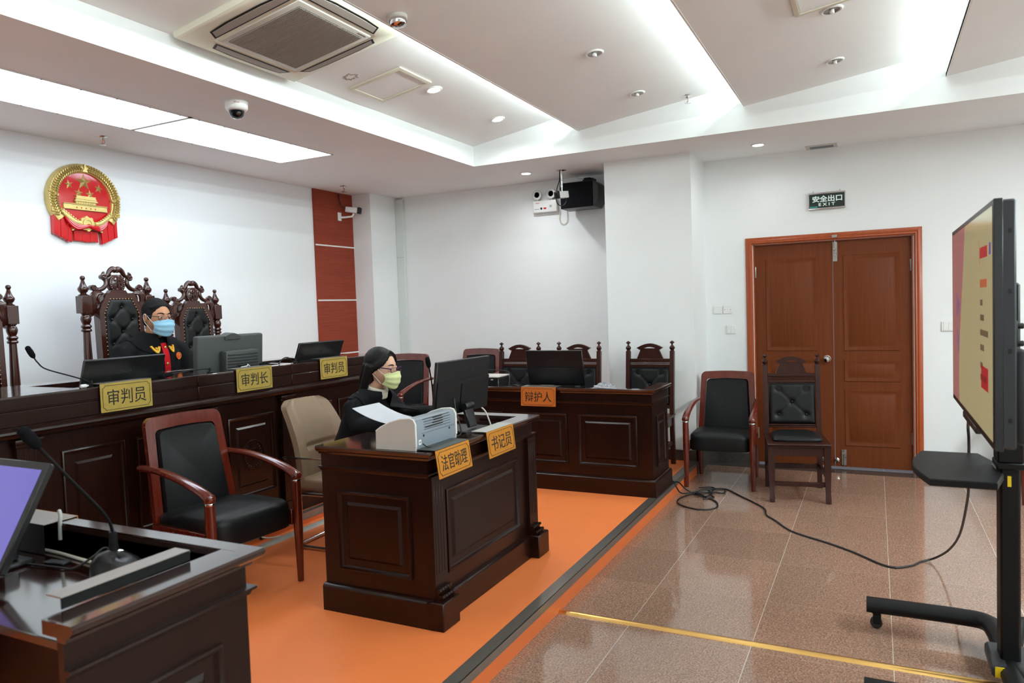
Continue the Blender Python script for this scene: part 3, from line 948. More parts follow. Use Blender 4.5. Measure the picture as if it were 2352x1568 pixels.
for a in (1.93, 2.95, 3.592, 4.56):
    wv = 0.13 if a != 2.95 else 0.125
    p = MB().box(a + 0.012, a + wv - 0.012, BY0 + 0.008, BY0 + 0.042, 0.10, BH - 0.20)
    for i in range(4):
        xx = a + 0.012 + (wv - 0.024) * (0.17 + 0.22 * i)
        p.box(xx - 0.005, xx + 0.005, BY0 + 0.006, BY0 + 0.01, 0.16, BH - 0.24, 0.001)
    p.build('pilaster', M['desk'], bench)
    MB().box(a, a + wv, BY0 - 0.008, BY0 + 0.04, BH - 0.222, BH - 0.200, 0.006, seg=2).box(a + 0.006, a + wv - 0.006, BY0 + 0.0, BY0 + 0.04, BH - 0.240, BH - 0.222, 0.003).build('capital', M['desk'], bench)
MB().box(BX0, BX1, BY0 + 0.012, BY0 + 0.04, 0, 0.098, 0.006).build('plinth', M['desk'], bench)
# carved round emblem on the middle panel
cr = MB()
for r, rr in ((0.086, 0.004), (0.078, 0.003)):
    cr.tube([(3.362 + r * cos(2 * pi * k / 36), BY0 + 0.030, 0.456 + 1.12 * r * sin(2 * pi * k / 36)) for k in range(36)], rr, 6, closed=True)
for s in (-1, 1):
    for k in range(9):
        a = -pi / 2 + s * (0.35 + k * 0.26)
        cr.ell((3.362 + 0.066 * cos(a), BY0 + 0.029, 0.456 + 0.076 * sin(a)), (0.008, 0.004, 0.011), 8, 6)
cr.box(3.359, 3.365, BY0 + 0.024, BY0 + 0.032, 0.405, 0.515, 0.001)
cr.tube([(3.318, BY0 + 0.028, 0.492), (3.34, BY0 + 0.026, 0.500), (3.362, BY0 + 0.026, 0.496), (3.384, BY0 + 0.026, 0.500), (3.406, BY0 + 0.028, 0.492)], 0.0035, 6)
for s in (-1, 1):
    cr.tube([(3.362 + s * 0.040, BY0 + 0.028, 0.492), (3.362 + s * 0.052, BY0 + 0.028, 0.462), (3.362 + s * 0.028, BY0 + 0.028, 0.462), (3.362 + s * 0.040, BY0 + 0.028, 0.492)], 0.002, 5)
cr.lathe([(0.016, 0.0), (0.013, 0.004), (0.004, 0.006)], 14, T=TR(3.362, BY0 + 0.032, 0.408) @ FRONT)
cr.build('carved_crest', M['desk'], bench)


# ------------------------------------------------------------------ hanging nameplates
def nameplate(body, label, loc, rz, wd, h, lean, m, ink, flap=0.11, flap_m=None, hang=0.03, tw=0.66, th=0.52):
    """L-shaped plate: flap lies on the desk edge, the face hangs in front (facing local -y)"""
    t = thing('nameplate', label, 'nameplate', loc, rz, 'gold nameplates on the court desks')
    T = RX(radians(lean))
    face = MB().prism(rrect(wd, h, 0.003, 2, 0, -h / 2), 0.0, 0.003, 'xz', T)
    face.build('face', m, t)
    fl_ = MB().box(-wd / 2, wd / 2, 0.0005, flap, 0.0005, 0.0035, 0.001)
    fl_.box(-wd / 2, wd / 2, flap - 0.002, flap, -hang if hang < 0 else 0.0005, 0.0035)
    fl_.build('flap', flap_m or M['steel'], t)
    # notched border line
    a, c, n = wd / 2 - 0.012, h / 2 - 0.011, 0.013
    pts = []
    for (sx, sz) in ((1, 1), (-1, 1), (-1, -1), (1, -1)):
        arc = [(sx * (a - n * cos(q * pi / 8)), -0.0012, -h / 2 + sz * (c - n * sin(q * pi / 8))) for q in range(5)]
        if sx * sz < 0:
            arc = arc[::-1]
        pts += arc if False else arc[::-1]
    MB().tube(pts, 0.0011, 4, closed=True, T=T, ref=(0, 1, 0)).build('border_line', ink, t)
    lettering('lettering', body, wd * tw, h * th, ink, t, T @ TR(0, -0.0005, -h / 2) @ FRONT, 0.0008)
    return t
JZ = DZ + BH + 0.0005
nameplate('审判员', 'gold nameplate before the left judges screen, nearest the left edge', (2.490, BY0 - 0.012, JZ + 0.012), 0, 0.292, 0.146, 0, M['plate'], M['ink'], flap=0.08, tw=0.74, th=0.55)
nameplate('审判长', 'gold nameplate below the thick grey monitor on the judges bench', (3.366, BY0 - 0.012, JZ + 0.008), 0, 0.292, 0.142, 0, M['plate'], M['ink'], flap=0.08, tw=0.74, th=0.55)
nameplate('审判员', 'gold nameplate below the right-hand black screen on the judges bench', (4.118, BY0 - 0.012, JZ + 0.012), 0, 0.292, 0.144, 0, M['plate'], M['ink'], flap=0.08, tw=0.74, th=0.55)
CZ = PZ + 0.79
nameplate('法官助理', 'tilted orange-gold nameplate hanging in front of the printer', (2.820, 1.726, CZ + 0.003), 0, 0.292, 0.125, -8, M['plate_o'], M['ink'], flap=0.10, flap_m=M['dark_gray'], tw=0.76, th=0.56)
nameplate('书记员', 'orange-gold nameplate hanging below the big monitor on the clerk desk', (3.290, 1.726, CZ + 0.006), 0, 0.292, 0.132, -6, M['plate_o'], M['ink'], flap=0.085, flap_m=M['cable_g'], tw=0.74, th=0.56)
nameplate('辩护人', 'orange nameplate hanging on the desk before the three tufted chairs', (5.084, 2.325, CZ + 0.003), -pi / 2, 0.292, 0.146, -4, mat('deep_orange_sign_plate', (206, 112, 40), 0.36, metal=0.3, var=0.05, vscale=60), M['ink'], flap=0.11, tw=0.76, th=0.54)

# nameplates of the foreground desk, seen from behind
t = thing('desk_sign_holder', 'long dark angle plate lying along the near rim of the foreground desk', 'sign holder', (1.105, 1.572, CZ + 0.002))
MB().box(-0.165, 0.165, 0.0, 0.004, 0.0, 0.026, 0.001).build('upright', M['matte_black'], t)
MB().box(-0.165, 0.165, 0.0, 0.055, 0.023, 0.027, 0.001).build('flap', M['steel'], t)
for x in (0.15, 0.163, 0.02):
    MB().ell((x, 0.004, 0.022), 0.004, 8, 6).build('bead', M['white_plastic'], t)
t = thing('desk_sign_holder', 'dark angle plate hung over the far rim of the foreground desk beside a small clip', 'sign holder', (1.3850, 2.44, CZ + 0.0015), pi / 2)
MB().box(-0.16, 0.16, -0.046, 0.062, 0.0, 0.003, 0.001).build('flap', M['steel'], t)
MB().box(-0.16, 0.16, 0.0600, 0.063, -0.09, 0.003, 0.001).build('inner_lip', M['matte_black'], t)
MB().box(-0.16, 0.16, -0.048, -0.045, -0.13, 0.003, 0.001).build('face', M['plate_o'], t)

# ================================================================== chairs
def cushion(x0, x1, y0, y1, z0, z1, r, sub=2):
    mb = MB().box(x0, x1, y0, y1, z0, z1, r, seg=3)
    return mb


# ---- conference armchair (reddish frame, black leather); faces -y, origin between the feet
def make_armchair(label, loc, rz):
    t = thing('armchair', label, 'armchair', loc, rz, 'reddish armchairs with black leather')
    m = M['chairwood']
    cant = lambda z: 0.215 + (z - 0.40) * 0.17         # y of the back at height z
    # seat pad
    s = MB()
    def seat(u, v):
        a = 2 * pi * u
        # superellipse outline, layered
        prof = [(0.0, 0.30), (0.86, 0.30), (0.985, 0.305), (1.0, 0.325), (1.0, 0.405), (0.985, 0.428), (0.93, 0.443), (0.6, 0.452), (0.0, 0.455)]
        i = min(int(round(v * (len(prof) - 1))), len(prof) - 1)
        k, z = prof[i]
        c, d = cos(a), sin(a)
        q = (abs(c) ** 9 + abs(d) ** 9) ** (-1 / 9)
        return (0.238 * k * q * c, -0.022 + 0.242 * k * q * d, z - (0.012 if d > 0.3 else 0) * (1 if z > 0.4 else 0))
    s.grid(seat, 48, 9, True)
    s.build('seat', M['leather'], t, sharp=60)
    # back frame: rounded top rail and stiles
    def strip(outer, inner, name, mm, th):
        mb = MB()
        n = len(outer)
        vs, fs = [], []
        for (x, z) in outer + inner:
            vs.append((x, cant(z) - th / 2, z))
        for (x, z) in outer + inner:
            vs.append((x, cant(z) + th / 2, z))
        for i in range(n - 1):
            fs += [(i, i + 1, n + i + 1, n + i), (2 * n + i, 3 * n + i, 3 * n + i + 1, 2 * n + i + 1), (i, 2 * n + i, 2 * n + i + 1, i + 1), (n + i, n + i + 1, 3 * n + i + 1, 3 * n + i)]
        fs += [(0, n, 3 * n, 2 * n), (n - 1, 2 * n + n - 1, 4 * n - 1, 2 * n - 1)]
        return mb.add(vs, fs)
    def arch(hw, top, rr, z0, hb=None):
        hb = hb if hb is not None else hw
        pts = [(-hb, z0)]
        for k in range(9):
            a = pi - (pi / 2) * k / 8
            pts.append((-hw + rr + rr * cos(a), top - rr + rr * sin(a)))
        for k in range(1, 6):
            x = -hw + rr + (2 * hw - 2 * rr) * k / 6
            pts.append((x, top + 0.006 * sin(pi * k / 6)))
        for k in range(9):
            a = pi / 2 - (pi / 2) * k / 8
            pts.append((hw - rr + rr * cos(a), top - rr + rr * sin(a)))
        pts.append((hb, z0))
        return pts
    strip(arch(0.222, 0.905, 0.045, 0.30, 0.245), arch(0.176, 0.842, 0.028, 0.30, 0.205), 'back_frame', m, 0.030).build('back_frame', m, t)
    # padded back
    bp = MB()
    ring = arch(0.174, 0.839, 0.028, 0.39, 0.198)
    n = len(ring)
    vs = [(x, cant(z) - 0.004, z) for (x, z) in ring] + [(x * 0.94, cant(z) - 0.034, (z - 0.61) * 0.965 + 0.61) for (x, z) in ring] + [(x * 0.5, cant(z) - 0.042, (z - 0.61) * 0.6 + 0.61) for (x, z) in ring] + [(x, cant(z) + 0.016, z) for (x, z) in ring]
    fs = []
    for a, c in ((0, 1), (1, 2)):
        for i in range(n):
            j = (i + 1) % n
            fs.append((a * n + i, a * n + j, c * n + j, c * n + i))
    for i in range(n):
        j = (i + 1) % n
        fs.append((i, 3 * n + i, 3 * n + j, j))
    fs.append(tuple(2 * n + i for i in range(n))); fs.append(tuple(3 * n + n - 1 - i for i in range(n)))
    bp.add(vs, fs).build('backrest', M['leather'], t, sharp=50)
    for sx in (-1, 1):
        # front legs taper from the arm down
        lg = MB().lathe([(0.016, 0.0), (0.0165, 0.004), (0.0245, 0.30), (0.0255, 0.47), (0.0235, 0.535)], 14, (sx * 0.262, -0.262, 0))
        lg.build('leg', m, t)
        MB().lathe([(0.0245, 0.534), (0.0255, 0.537), (0.0255, 0.542), (0.024, 0.545)], 16, (sx * 0.262, -0.262, 0)).build('metal_ring', M['chrome'], t)
        MB().tube([(sx * 0.230, 0.235, 0.0), (sx * 0.232, 0.222, 0.14), (sx * 0.234, 0.212, 0.36)], [(0.018, 0.016), (0.022, 0.019), (0.022, 0.019)], 10).build('leg', m, t)
        ap = bez([(sx * 0.262, -0.272, 0.556), (sx * 0.262, -0.225, 0.584), (sx * 0.262, -0.10, 0.622), (sx * 0.259, 0.05, 0.650), (sx * 0.254, 0.16, 0.660), (sx * 0.250, 0.292, 0.662)], 5)
        rr = []
        for i in range(len(ap)):
            u = i / (len(ap) - 1)
            wv = 0.030 - 0.007 * u
            if u < 0.02: wv = 0.022
            rr.append((0.021 - 0.005 * u, wv))
        arm = MB().tube(ap, rr, 12, ref=(0, 0, 1))
        arm.lathe([(0.020, 0.543), (0.028, 0.552), (0.030, 0.566), (0.024, 0.580)], 14, (sx * 0.262, -0.262, 0))
        arm.build('armrest', m, t)
        MB().box(sx * 0.245 - 0.011, sx * 0.245 + 0.011, -0.245, 0.215, 0.305, 0.385, 0.003).build('side_rail', m, t)
    return t


arm0 = make_armchair('empty reddish armchair with black leather between the foreground desk and judges bench', (2.660, 3.030, PZ), radians(-5))
dup(arm0, (6.225, 1.150, 0.0), radians(-88), 'reddish armchair with black leather left of the brown doors, on the stone floor')
dup(arm0, (5.800, 4.190, DZ), radians(-90), 'reddish armchair with one arm showing directly behind the seated woman')
dup(arm0, (6.570, 3.790, DZ), radians(-90), 'reddish armchair half hidden behind the leftmost tufted defence chair')
dup(arm0, (6.45, -1.20, 0.0), radians(-90), 'reddish armchair glimpsed behind the big screen at the right edge')


# ---- tufted court chair
def finial(mb, x, y, z, k=1.0):
    mb.lathe([(r * k, h * k) for (r, h) in ((0.016, 0.0), (0.019, 0.006), (0.014, 0.012), (0.022, 0.022), (0.0245, 0.034), (0.018, 0.046), (0.0085, 0.054), (0.007, 0.064), (0.012, 0.070), (0.021, 0.075), (0.021, 0.080), (0.014, 0.086), (0.006, 0.092), (0.001, 0.094))], 14, (x, y, z))


def tufted(x0, x1, z0, z1, y0, y1, buttons, rad=0.012, n=30, puff=0.022, link=0.16):
    """tufted pad: front surface dips at the buttons and along the diagonals"""
    W, H = x1 - x0, z1 - z0
    def f(u, v):
        x, z = x0 + W * u, z0 + H * v
        e = min(u, 1 - u) * W
        e2 = min(v, 1 - v) * H
        d = min(1, min(e, e2) / 0.03)
        h = puff * sqrt(max(0, 1 - (1 - d) ** 2))
        for (bx, bz) in buttons:
            q = sqrt((x - bx) ** 2 + (z - bz) ** 2)
            h -= 0.016 * math.exp(-(q / 0.022) ** 2)
        for i, p in enumerate(buttons):
            for r in buttons[i + 1:]:
                L = sqrt((p[0] - r[0]) ** 2 + (p[1] - r[1]) ** 2)
                if 0.02 < L < link:
                    tt = ((x - p[0]) * (r[0] - p[0]) + (z - p[1]) * (r[1] - p[1])) / L / L
                    if 0 < tt < 1:
                        q = abs((x - p[0]) * (r[1] - p[1]) - (z - p[1]) * (r[0] - p[0])) / L
                        h -= 0.006 * math.exp(-(q / 0.006) ** 2)
        return (x, y0 + (y1 - y0) * (z - z0) / H - h, z)
    return f


def make_court_chair(label, loc, rz):
    t = thing('court_chair', label, 'chair', loc, rz, 'brown tufted court chairs')
    m = M['courtwood']
    yb = lambda z: 0.225 + max(0, z - 0.42) * 0.10
    for sx in (-1, 1):
        x = sx * 0.198
        p = MB().tube([(x, 0.235, 0), (x, 0.226, 0.25), (x, 0.222, 0.42), (x, yb(0.985), 0.985)], [(0.026, 0.024)] * 4, 4, ref=(1, 1, 0))
        p.build('post', m, t, sharp=30)
        f = MB(); finial(f, x, yb(1.0) - 0.001, 0.982); f.build('finial', m, t)
    r = MB()
    for (za, zb, th) in ((0.842, 0.868, 0.016), (0.872, 0.880, 0.020), (0.884, 0.892, 0.020), (0.893, 0.918, 0.016)):
        y = yb((za + zb) / 2)
        r.box(-0.18, 0.18, y - th, y + 0.014, za, zb, 0.003)
    r.build('ribbed_rail', m, t)
    # pediment
    pd = MB()
    pd.prism([(-0.118, 0.918), (0.118, 0.918), (0.078, 1.010), (-0.078, 1.010)], yb(0.95) - 0.010, yb(0.95) + 0.012, 'xz')
    up = [(-0.118 + 0.236 * k / 12, 1.015 + 0.038 * sin(pi * k / 12)) for k in range(13)]
    pd.prism(up + [(0.088, 0.996)] + [(0.08 - 0.16 * k / 8, 0.998 + 0.024 * sin(pi * k / 8)) for k in range(1, 8)] + [(-0.088, 0.996)], yb(1.0) - 0.022, yb(1.0) + 0.014, 'xz')
    pd.build('pediment', m, t)
    bt = [(-0.105, 0.795), (0.105, 0.795), (0.0, 0.690), (-0.105, 0.590), (0.105, 0.590)]
    pad = MB().grid(tufted(-0.176, 0.176, 0.515, 0.842, yb(0.515), yb(0.842), bt), 34, 34)
    pad.box(-0.176, 0.176, yb(0.68) - 0.004, yb(0.68) + 0.016, 0.515, 0.842)
    pd_ = pad.build('backrest', M['leather'], t, sharp=60)
    for (bx, bz) in bt:
        MB().ell((bx, yb(bz) - 0.010, bz), (0.010, 0.006, 0.010), 10, 6).build('button', M['leather'], pd_)
    lr = MB()
    for (za, zb) in ((0.485, 0.498), (0.500, 0.514)):
        lr.box(-0.18, 0.18, yb(0.5) - 0.016, yb(0.5) + 0.012, za, zb, 0.003)
    lr.build('lower_rail', m, t)
    MB().box(-0.225, 0.225, -0.262, 0.245, 0.425, 0.440, 0.004).box(-0.218, 0.218, -0.255, 0.240, 0.412, 0.425, 0.004).build('seat_board', m, t)
    MB().box(-0.205, 0.205, -0.232, -0.212, 0.345, 0.412).box(-0.205, -0.187, -0.22, 0.22, 0.345, 0.412).box(0.187, 0.205, -0.22, 0.22, 0.345, 0.412).build('apron', m, t)
    sc = MB()
    def sp(u, v):
        a = 2 * pi * u
        prof = [(1.0, 0.440), (1.03, 0.452), (0.98, 0.468), (0.75, 0.482), (0.4, 0.488), (0.0, 0.490)]
        k, z = prof[min(int(round(v * 5)), 5)]
        c, d = cos(a), sin(a)
        q = (abs(c) ** 6 + abs(d) ** 6) ** (-1 / 6)
        return (0.172 * k * q * c * (1 - 0.08 * d), 0.012 + 0.182 * k * q * d, z)
    sc.grid(sp, 40, 6, True)
    sc.build('seat_cushion', M['leather'], t, sharp=60)
    for sx in (-1, 1):
        x = sx * 0.196
        MB().tube([(x, -0.252, 0.0), (x, -0.250, 0.03), (x, -0.238, 0.07), (x, -0.224, 0.2), (x, -0.222, 0.414)], [(0.024, 0.024), (0.026, 0.026), (0.023, 0.023), (0.030, 0.030), (0.034, 0.034)], 4, ref=(1, 1, 0)).build('leg', m, t, sharp=30)
        MB().box(x - 0.010, x + 0.010, -0.22, 0.225, 0.17, 0.205, 0.002).build('side_stretcher', m, t)
    MB().box(-0.19, 0.19, -0.226, -0.206, 0.115, 0.148, 0.002).build('front_stretcher', m, t)
    MB().box(-0.19, 0.19, 0.216, 0.236, 0.155, 0.195, 0.002).build('rear_stretcher', m, t)
    return t


court0 = make_court_chair('brown tufted court chair standing alone before the brown doors', (5.990, 0.560, 0.0), radians(-79))
dup(court0, (6.045, 3.072, PZ), radians(-90), 'brown tufted chair behind the left end of the defence desk')
dup(court0, (6.045, 2.465, PZ), radians(-90), 'brown tufted chair partly hidden by the monitor on the defence desk')
dup(court0, (6.045, 1.790, PZ), radians(-90), 'brown tufted chair before the white pillar at the desk end')


# ---- carved judge's chair
def scroll(mb, c, r0, turns, a0, y, rad, sgn=1, n=26):
    pts = []
    for k in range(n):
        u = k / (n - 1)
        a = a0 + sgn * turns * 2 * pi * u
        r = r0 * (1 - 0.86 * u)
        pts.append((c[0] + r * cos(a), y - 0.006 * u, c[1] + r * sin(a)))
    mb.tube(pts, [rad * (1 - 0.35 * k / (n - 1)) for k in range(n)], 7)


def make_throne(label, loc, rz):
    t = thing('carved_armchair', label, 'chair', loc, rz, 'carved high-backed judges chairs')
    m = M['throne']
    Y = lambda z: 0.24 + max(0, z - 0.45) * 0.03
    for sx in (-1, 1):
        x = sx * 0.240
        p = MB()
        p.lathe([(0.026, 0.0), (0.030, 0.02), (0.030, 0.42), (0.034, 0.44), (0.030, 0.46), (0.034, 0.60), (0.034, 0.74), (0.024, 1.06), (0.022, 1.135),
                 (0.030, 1.139), (0.034, 1.148), (0.028, 1.157), (0.024, 1.160), (0.031, 1.166), (0.034, 1.174), (0.028, 1.184), (0.022, 1.188), (0.030, 1.205), (0.034, 1.225), (0.029, 1.243), (0.022, 1.252), (0.030, 1.258), (0.031, 1.264)], 16, (x, Y(1.0), 0))
        p.build('turned_post', m, t)
        MB().box(x - 0.036, x + 0.036, Y(1.3) - 0.036, Y(1.3) + 0.036, 1.262, 1.380, 0.003).build('post_block', m, t)
        MB().lathe([(0.032, 1.379), (0.033, 1.386), (0.022, 1.392), (0.018, 1.398), (0.028, 1.408), (0.034, 1.422), (0.033, 1.432), (0.024, 1.444), (0.015, 1.466), (0.010, 1.484), (0.012, 1.488), (0.016, 1.494), (0.017, 1.502), (0.012, 1.512), (0.002, 1.516)], 18, (x, Y(1.4), 0)).build('finial', m, t)
    # back frame with clipped shoulders
    def strip(outer, inner, y0, y1):
        mb = MB(); n = len(outer)
        vs = [(x, Y(z) + y0, z) for (x, z) in outer + inner] + [(x, Y(z) + y1, z) for (x, z) in outer + inner]
        fs = []
        for i in range(n - 1):
            fs += [(i, i + 1, n + i + 1, n + i), (2 * n + i, 3 * n + i, 3 * n + i + 1, 2 * n + i + 1), (i, 2 * n + i, 2 * n + i + 1, i + 1), (n + i, n + i + 1, 3 * n + i + 1, 3 * n + i)]
        fs += [(0, n, 3 * n, 2 * n), (n - 1, 2 * n + n - 1, 4 * n - 1, 2 * n - 1)]
        return mb.add(vs, fs)
    outer = [(-0.165, 0.42), (-0.165, 1.275), (-0.103, 1.398), (0.103, 1.398), (0.165, 1.275), (0.165, 0.42)]
    inner = [(-0.128, 0.42), (-0.128, 1.262), (-0.080, 1.360), (0.080, 1.360), (0.128, 1.262), (0.128, 0.42)]
    strip(outer, inner, -0.045, 0.020).build('back_frame', m, t)
    # tufted back pad
    bt = []
    for i, z in enumerate((1.300, 1.215, 1.130, 1.045, 0.960, 0.875, 0.79, 0.705)):
        bt += [(0.0, z)] if i % 2 == 0 else [(-0.078, z), (0.078, z)]
    base = tufted(-0.126, 0.126, 0.52, 1.358, Y(0.52) - 0.034, Y(1.358) - 0.034, bt, puff=0.020, link=0.118)
    def f(u, v):
        x, y, z = base(u, v)
        lim = 0.126 if z < 1.262 else 0.126 - (z - 1.262) / 0.098 * 0.048
        x2 = x * lim / 0.126
        return (x2, y, z)
    pad = MB().grid(f, 34, 84)
    pd_ = pad.build('backrest', M['leather'], t, sharp=60)
    for (bx, bz) in bt:
        lim = 1.0 if bz < 1.262 else 1 - (bz - 1.262) / 0.098 * 0.38
        MB().ell((bx * lim, Y(bz) - 0.044, bz), (0.009, 0.007, 0.009), 10, 6).build('button', M['leather'], pd_)
    MB().prism([(-0.127, 0.5), (-0.127, 1.262), (-0.08, 1.359), (0.08, 1.359), (0.127, 1.262), (0.127, 0.5)], Y(1.0) - 0.030, Y(1.0) + 0.018, 'xz').build('back_board', m, t)
    st = MB()
    def studs(p, q, n):
        for k in range(n):
            u = k / n
            x, z = p[0] + (q[0] - p[0]) * u, p[1] + (q[1] - p[1]) * u
            st.ell((x, Y(z) - 0.046, z), (0.0048, 0.004, 0.0048), 8, 5)
    pl = [(-0.128, 0.58), (-0.128, 1.258), (-0.080, 1.357), (0.080, 1.357), (0.128, 1.258), (0.128, 0.58)]
    for a, c, n in ((0, 1, 24), (1, 2, 5), (2, 3, 7), (3, 4, 5), (4, 5, 24)):
        studs(pl[a], pl[c], n)
    st.build('nail_trim', M['nail'], t)
    # carved crest
    yc = Y(1.45)
    c = MB()
    ov = [(0.060 * cos(2 * pi * k / 28), 1.462 + 0.066 * sin(2 * pi * k / 28)) for k in range(28)]
    c.prism(ov, yc - 0.022, yc + 0.016, 'xz', inset=0.004)
    c.prism([(-0.07, 1.396), (0.07, 1.396), (0.056, 1.418), (-0.056, 1.418)], yc - 0.026, yc + 0.018, 'xz')
    for s in (-1, 1):
        # arch over the medallion
        c.tube(bez([(0.0, yc - 0.006, 1.556), (s * 0.022, yc - 0.006, 1.566), (s * 0.045, yc - 0.006, 1.552), (s * 0.062, yc - 0.006, 1.525), (s * 0.085, yc - 0.006, 1.512)], 6), [0.020, 0.021, 0.022, 0.022, 0.022, 0.021, 0.021, 0.020, 0.020, 0.019, 0.019, 0.018, 0.018, 0.017, 0.017, 0.016, 0.016, 0.015, 0.014, 0.013, 0.013, 0.012, 0.012, 0.011, 0.010], 9)
        scroll(c, (s * 0.090, 1.520), 0.020, 1.1, pi / 2 if s > 0 else pi / 2, yc - 0.012, 0.009, -s)
        c.tube(bez([(s * 0.030, yc, 1.525), (s * 0.042, yc, 1.510), (s * 0.060, yc, 1.500)], 5), 0.010, 7)
        # S-curve out to the side scroll
        c.tube(bez([(s * 0.098, yc - 0.004, 1.505), (s * 0.080, yc - 0.008, 1.485), (s * 0.082, yc - 0.010, 1.455), (s * 0.110, yc - 0.008, 1.428), (s * 0.150, yc - 0.006, 1.420), (s * 0.178, yc - 0.004, 1.432)], 6), 0.0155, 9)
        scroll(c, (s * 0.098, 1.508), 0.019, 1.2, pi, yc - 0.016, 0.010, s)
        scroll(c, (s * 0.168, 1.436), 0.020, 1.2, 0, yc - 0.014, 0.010, s)
        c.lathe([(0.016, -0.024), (0.018, -0.020), (0.018, 0.016), (0.014, 0.020)], 12, (s * 0.176, yc, 1.436), axis='y')
        c.lathe([(0.015, -0.024), (0.017, -0.020), (0.017, 0.016), (0.014, 0.020)], 12, (s * 0.098, yc, 1.510), axis='y')
    cs = c.build('crest', m, t, sharp=50)
    e = MB()
    e.box(-0.003, 0.003, yc - 0.030, yc - 0.020, 1.425, 1.512, 0.001)
    e.tube([(-0.030, yc - 0.026, 1.492), (-0.016, yc - 0.028, 1.484), (0, yc - 0.028, 1.490), (0.016, yc - 0.028, 1.484), (0.030, yc - 0.026, 1.492)], 0.0035, 6)
    e.box(-0.028, 0.028, yc - 0.028, yc - 0.020, 1.463, 1.469, 0.001)
    for s in (-1, 1):
        e.tube([(s * 0.024, yc - 0.025, 1.466), (s * 0.030, yc - 0.025, 1.446), (s * 0.018, yc - 0.025, 1.446)], 0.0025, 5)
        for k in range(8):
            a = -pi / 2 + s * (0.5 + 0.27 * k)
            e.ell((0.050 * cos(a), yc - 0.022, 1.462 + 0.055 * sin(a)), (0.006, 0.004, 0.007), 7, 5)
    e.lathe([(0.012, 0.0), (0.009, 0.003), (0.003, 0.004)], 12, T=TR(0, yc - 0.022, 1.424) @ FRONT)
    e.build('carved_relief', m, cs)
    # acanthus brackets between frame and posts
    for s in (-1, 1):
        g = MB()
        for k in range(6):
            u = k / 5.0
            g.tube(bez([(s * (0.112 + 0.036 * u), yc - 0.02 + 0.012 * u, 1.404 - 0.008 * (1 - u) + 0.016 * u), (s * (0.158 + 0.036 * u), yc - 0.024, 1.388 + 0.006 * u), (s * (0.172 + 0.046 * u), yc - 0.020, 1.345), (s * (0.168 + 0.044 * u), yc - 0.016, 1.295 - 0.01 * u), (s * (0.172 + 0.02 * u), yc - 0.006, 1.262 - 0.012 * u)], 6), [0.0075 + 0.003 * sin(pi * i / 24) for i in range(25)], 7)
        g.tube(bez([(s * 0.120, yc - 0.015, 1.392), (s * 0.142, yc - 0.016, 1.375), (s * 0.146, yc - 0.014, 1.345), (s * 0.136, yc - 0.012, 1.325)], 6), 0.009, 7)
        scroll(g, (s * 0.163, 1.322), 0.014, 0.9, pi / 2, yc - 0.016, 0.006, s)
        g.prism([(s * 0.165, 1.252), (s * 0.212, 1.232), (s * 0.226, 1.262), (s * 0.21, 1.29), (s * 0.172, 1.28)], yc - 0.012, yc + 0.014, 'xz')
        g.build('carved_bracket', m, t, sharp=50)
    # seat, arms, front legs
    MB().box(-0.262, 0.262, -0.30, 0.255, 0.34, 0.42, 0.006).build('seat_frame', m, t)
    MB().box(-0.225, 0.225, -0.27, 0.19, 0.42, 0.490, 0.028, seg=3).build('seat_cushion', M['leather'], t)
    for s in (-1, 1):
        MB().lathe([(0.030, 0.0), (0.034, 0.015), (0.024, 0.04), (0.034, 0.10), (0.036, 0.16), (0.026, 0.28), (0.034, 0.31), (0.034, 0.34)], 14, (s * 0.235, -0.265, 0)).build('leg', m, t)
        MB().lathe([(0.026, 0.415), (0.022, 0.44), (0.030, 0.50), (0.022, 0.56), (0.028, 0.60), (0.028, 0.63)], 14, (s * 0.245, -0.23, 0)).build('arm_support', m, t)
        MB().tube(bez([(s * 0.245, 0.245, 0.70), (s * 0.252, 0.10, 0.685), (s * 0.255, -0.08, 0.660), (s * 0.250, -0.22, 0.645), (s * 0.248, -0.29, 0.632)], 5), (0.022, 0.030), 10, ref=(0, 0, 1)).build('armrest', m, t)
    return t


throne0 = make_throne('tallest carved high-backed chair, behind the masked man at the bench centre', (3.365, 4.500, 0.32), 0)
dup(throne0, (3.995, 4.520, 0.32), 0, 'empty carved high-backed chair to the right of the masked man', scale=0.945)
dup(throne0, (2.415, 4.500, 0.32), 0, 'carved high-backed chair cut by the left edge of the photo', scale=0.955)


# ---- taupe office chair with chrome cantilever frame
oc = thing('office_chair', 'taupe leather office chair with chrome frame behind the clerk desk', 'office chair', (3.565, 2.925, PZ), radians(2))
ocy = lambda z: 0.215 + (z - 0.40) * 0.32 - 0.05 * sin(pi * min(1, max(0, (z - 0.4) / 0.48)))
def ocb(u, v):
    z = 0.40 + 0.48 * v
    hw = 0.225 - 0.035 * v ** 3 + 0.01 * sin(pi * v)
    rr = 0.0
    if v > 0.9:
        hw -= 0.05 * ((v - 0.9) / 0.1) ** 2
    x = -hw + 2 * hw * u
    e = abs(2 * u - 1)
    y = ocy(z) - 0.030 * e ** 2.2 - (0.012 if e < 0.66 else 0.0) * (1 - v * 0.2)
    if abs(v - 0.42) < 0.02 and e < 0.64:
        y += 0.012
    if abs(e - 0.66) < 0.03 and v > 0.42:
        y += 0.006
    return (x, y, z)
bk = MB().grid(ocb, 41, 36)
def oc2(u, v):
    p = ocb(u, v)
    return (p[0] * 0.985, ocy(p[2]) - 0.030 * abs(2 * u - 1) ** 2.2 + 0.045, p[2] - 0.004 * v)
k0 = len(bk.v)
bk.grid(oc2, 41, 36)
NU, NV = 41, 36
for i in range(NU - 1):
    bk.f.append((i, i + 1, k0 + i + 1, k0 + i)); j = (NV - 1) * NU
    bk.f.append((j + i, k0 + j + i, k0 + j + i + 1, j + i + 1))
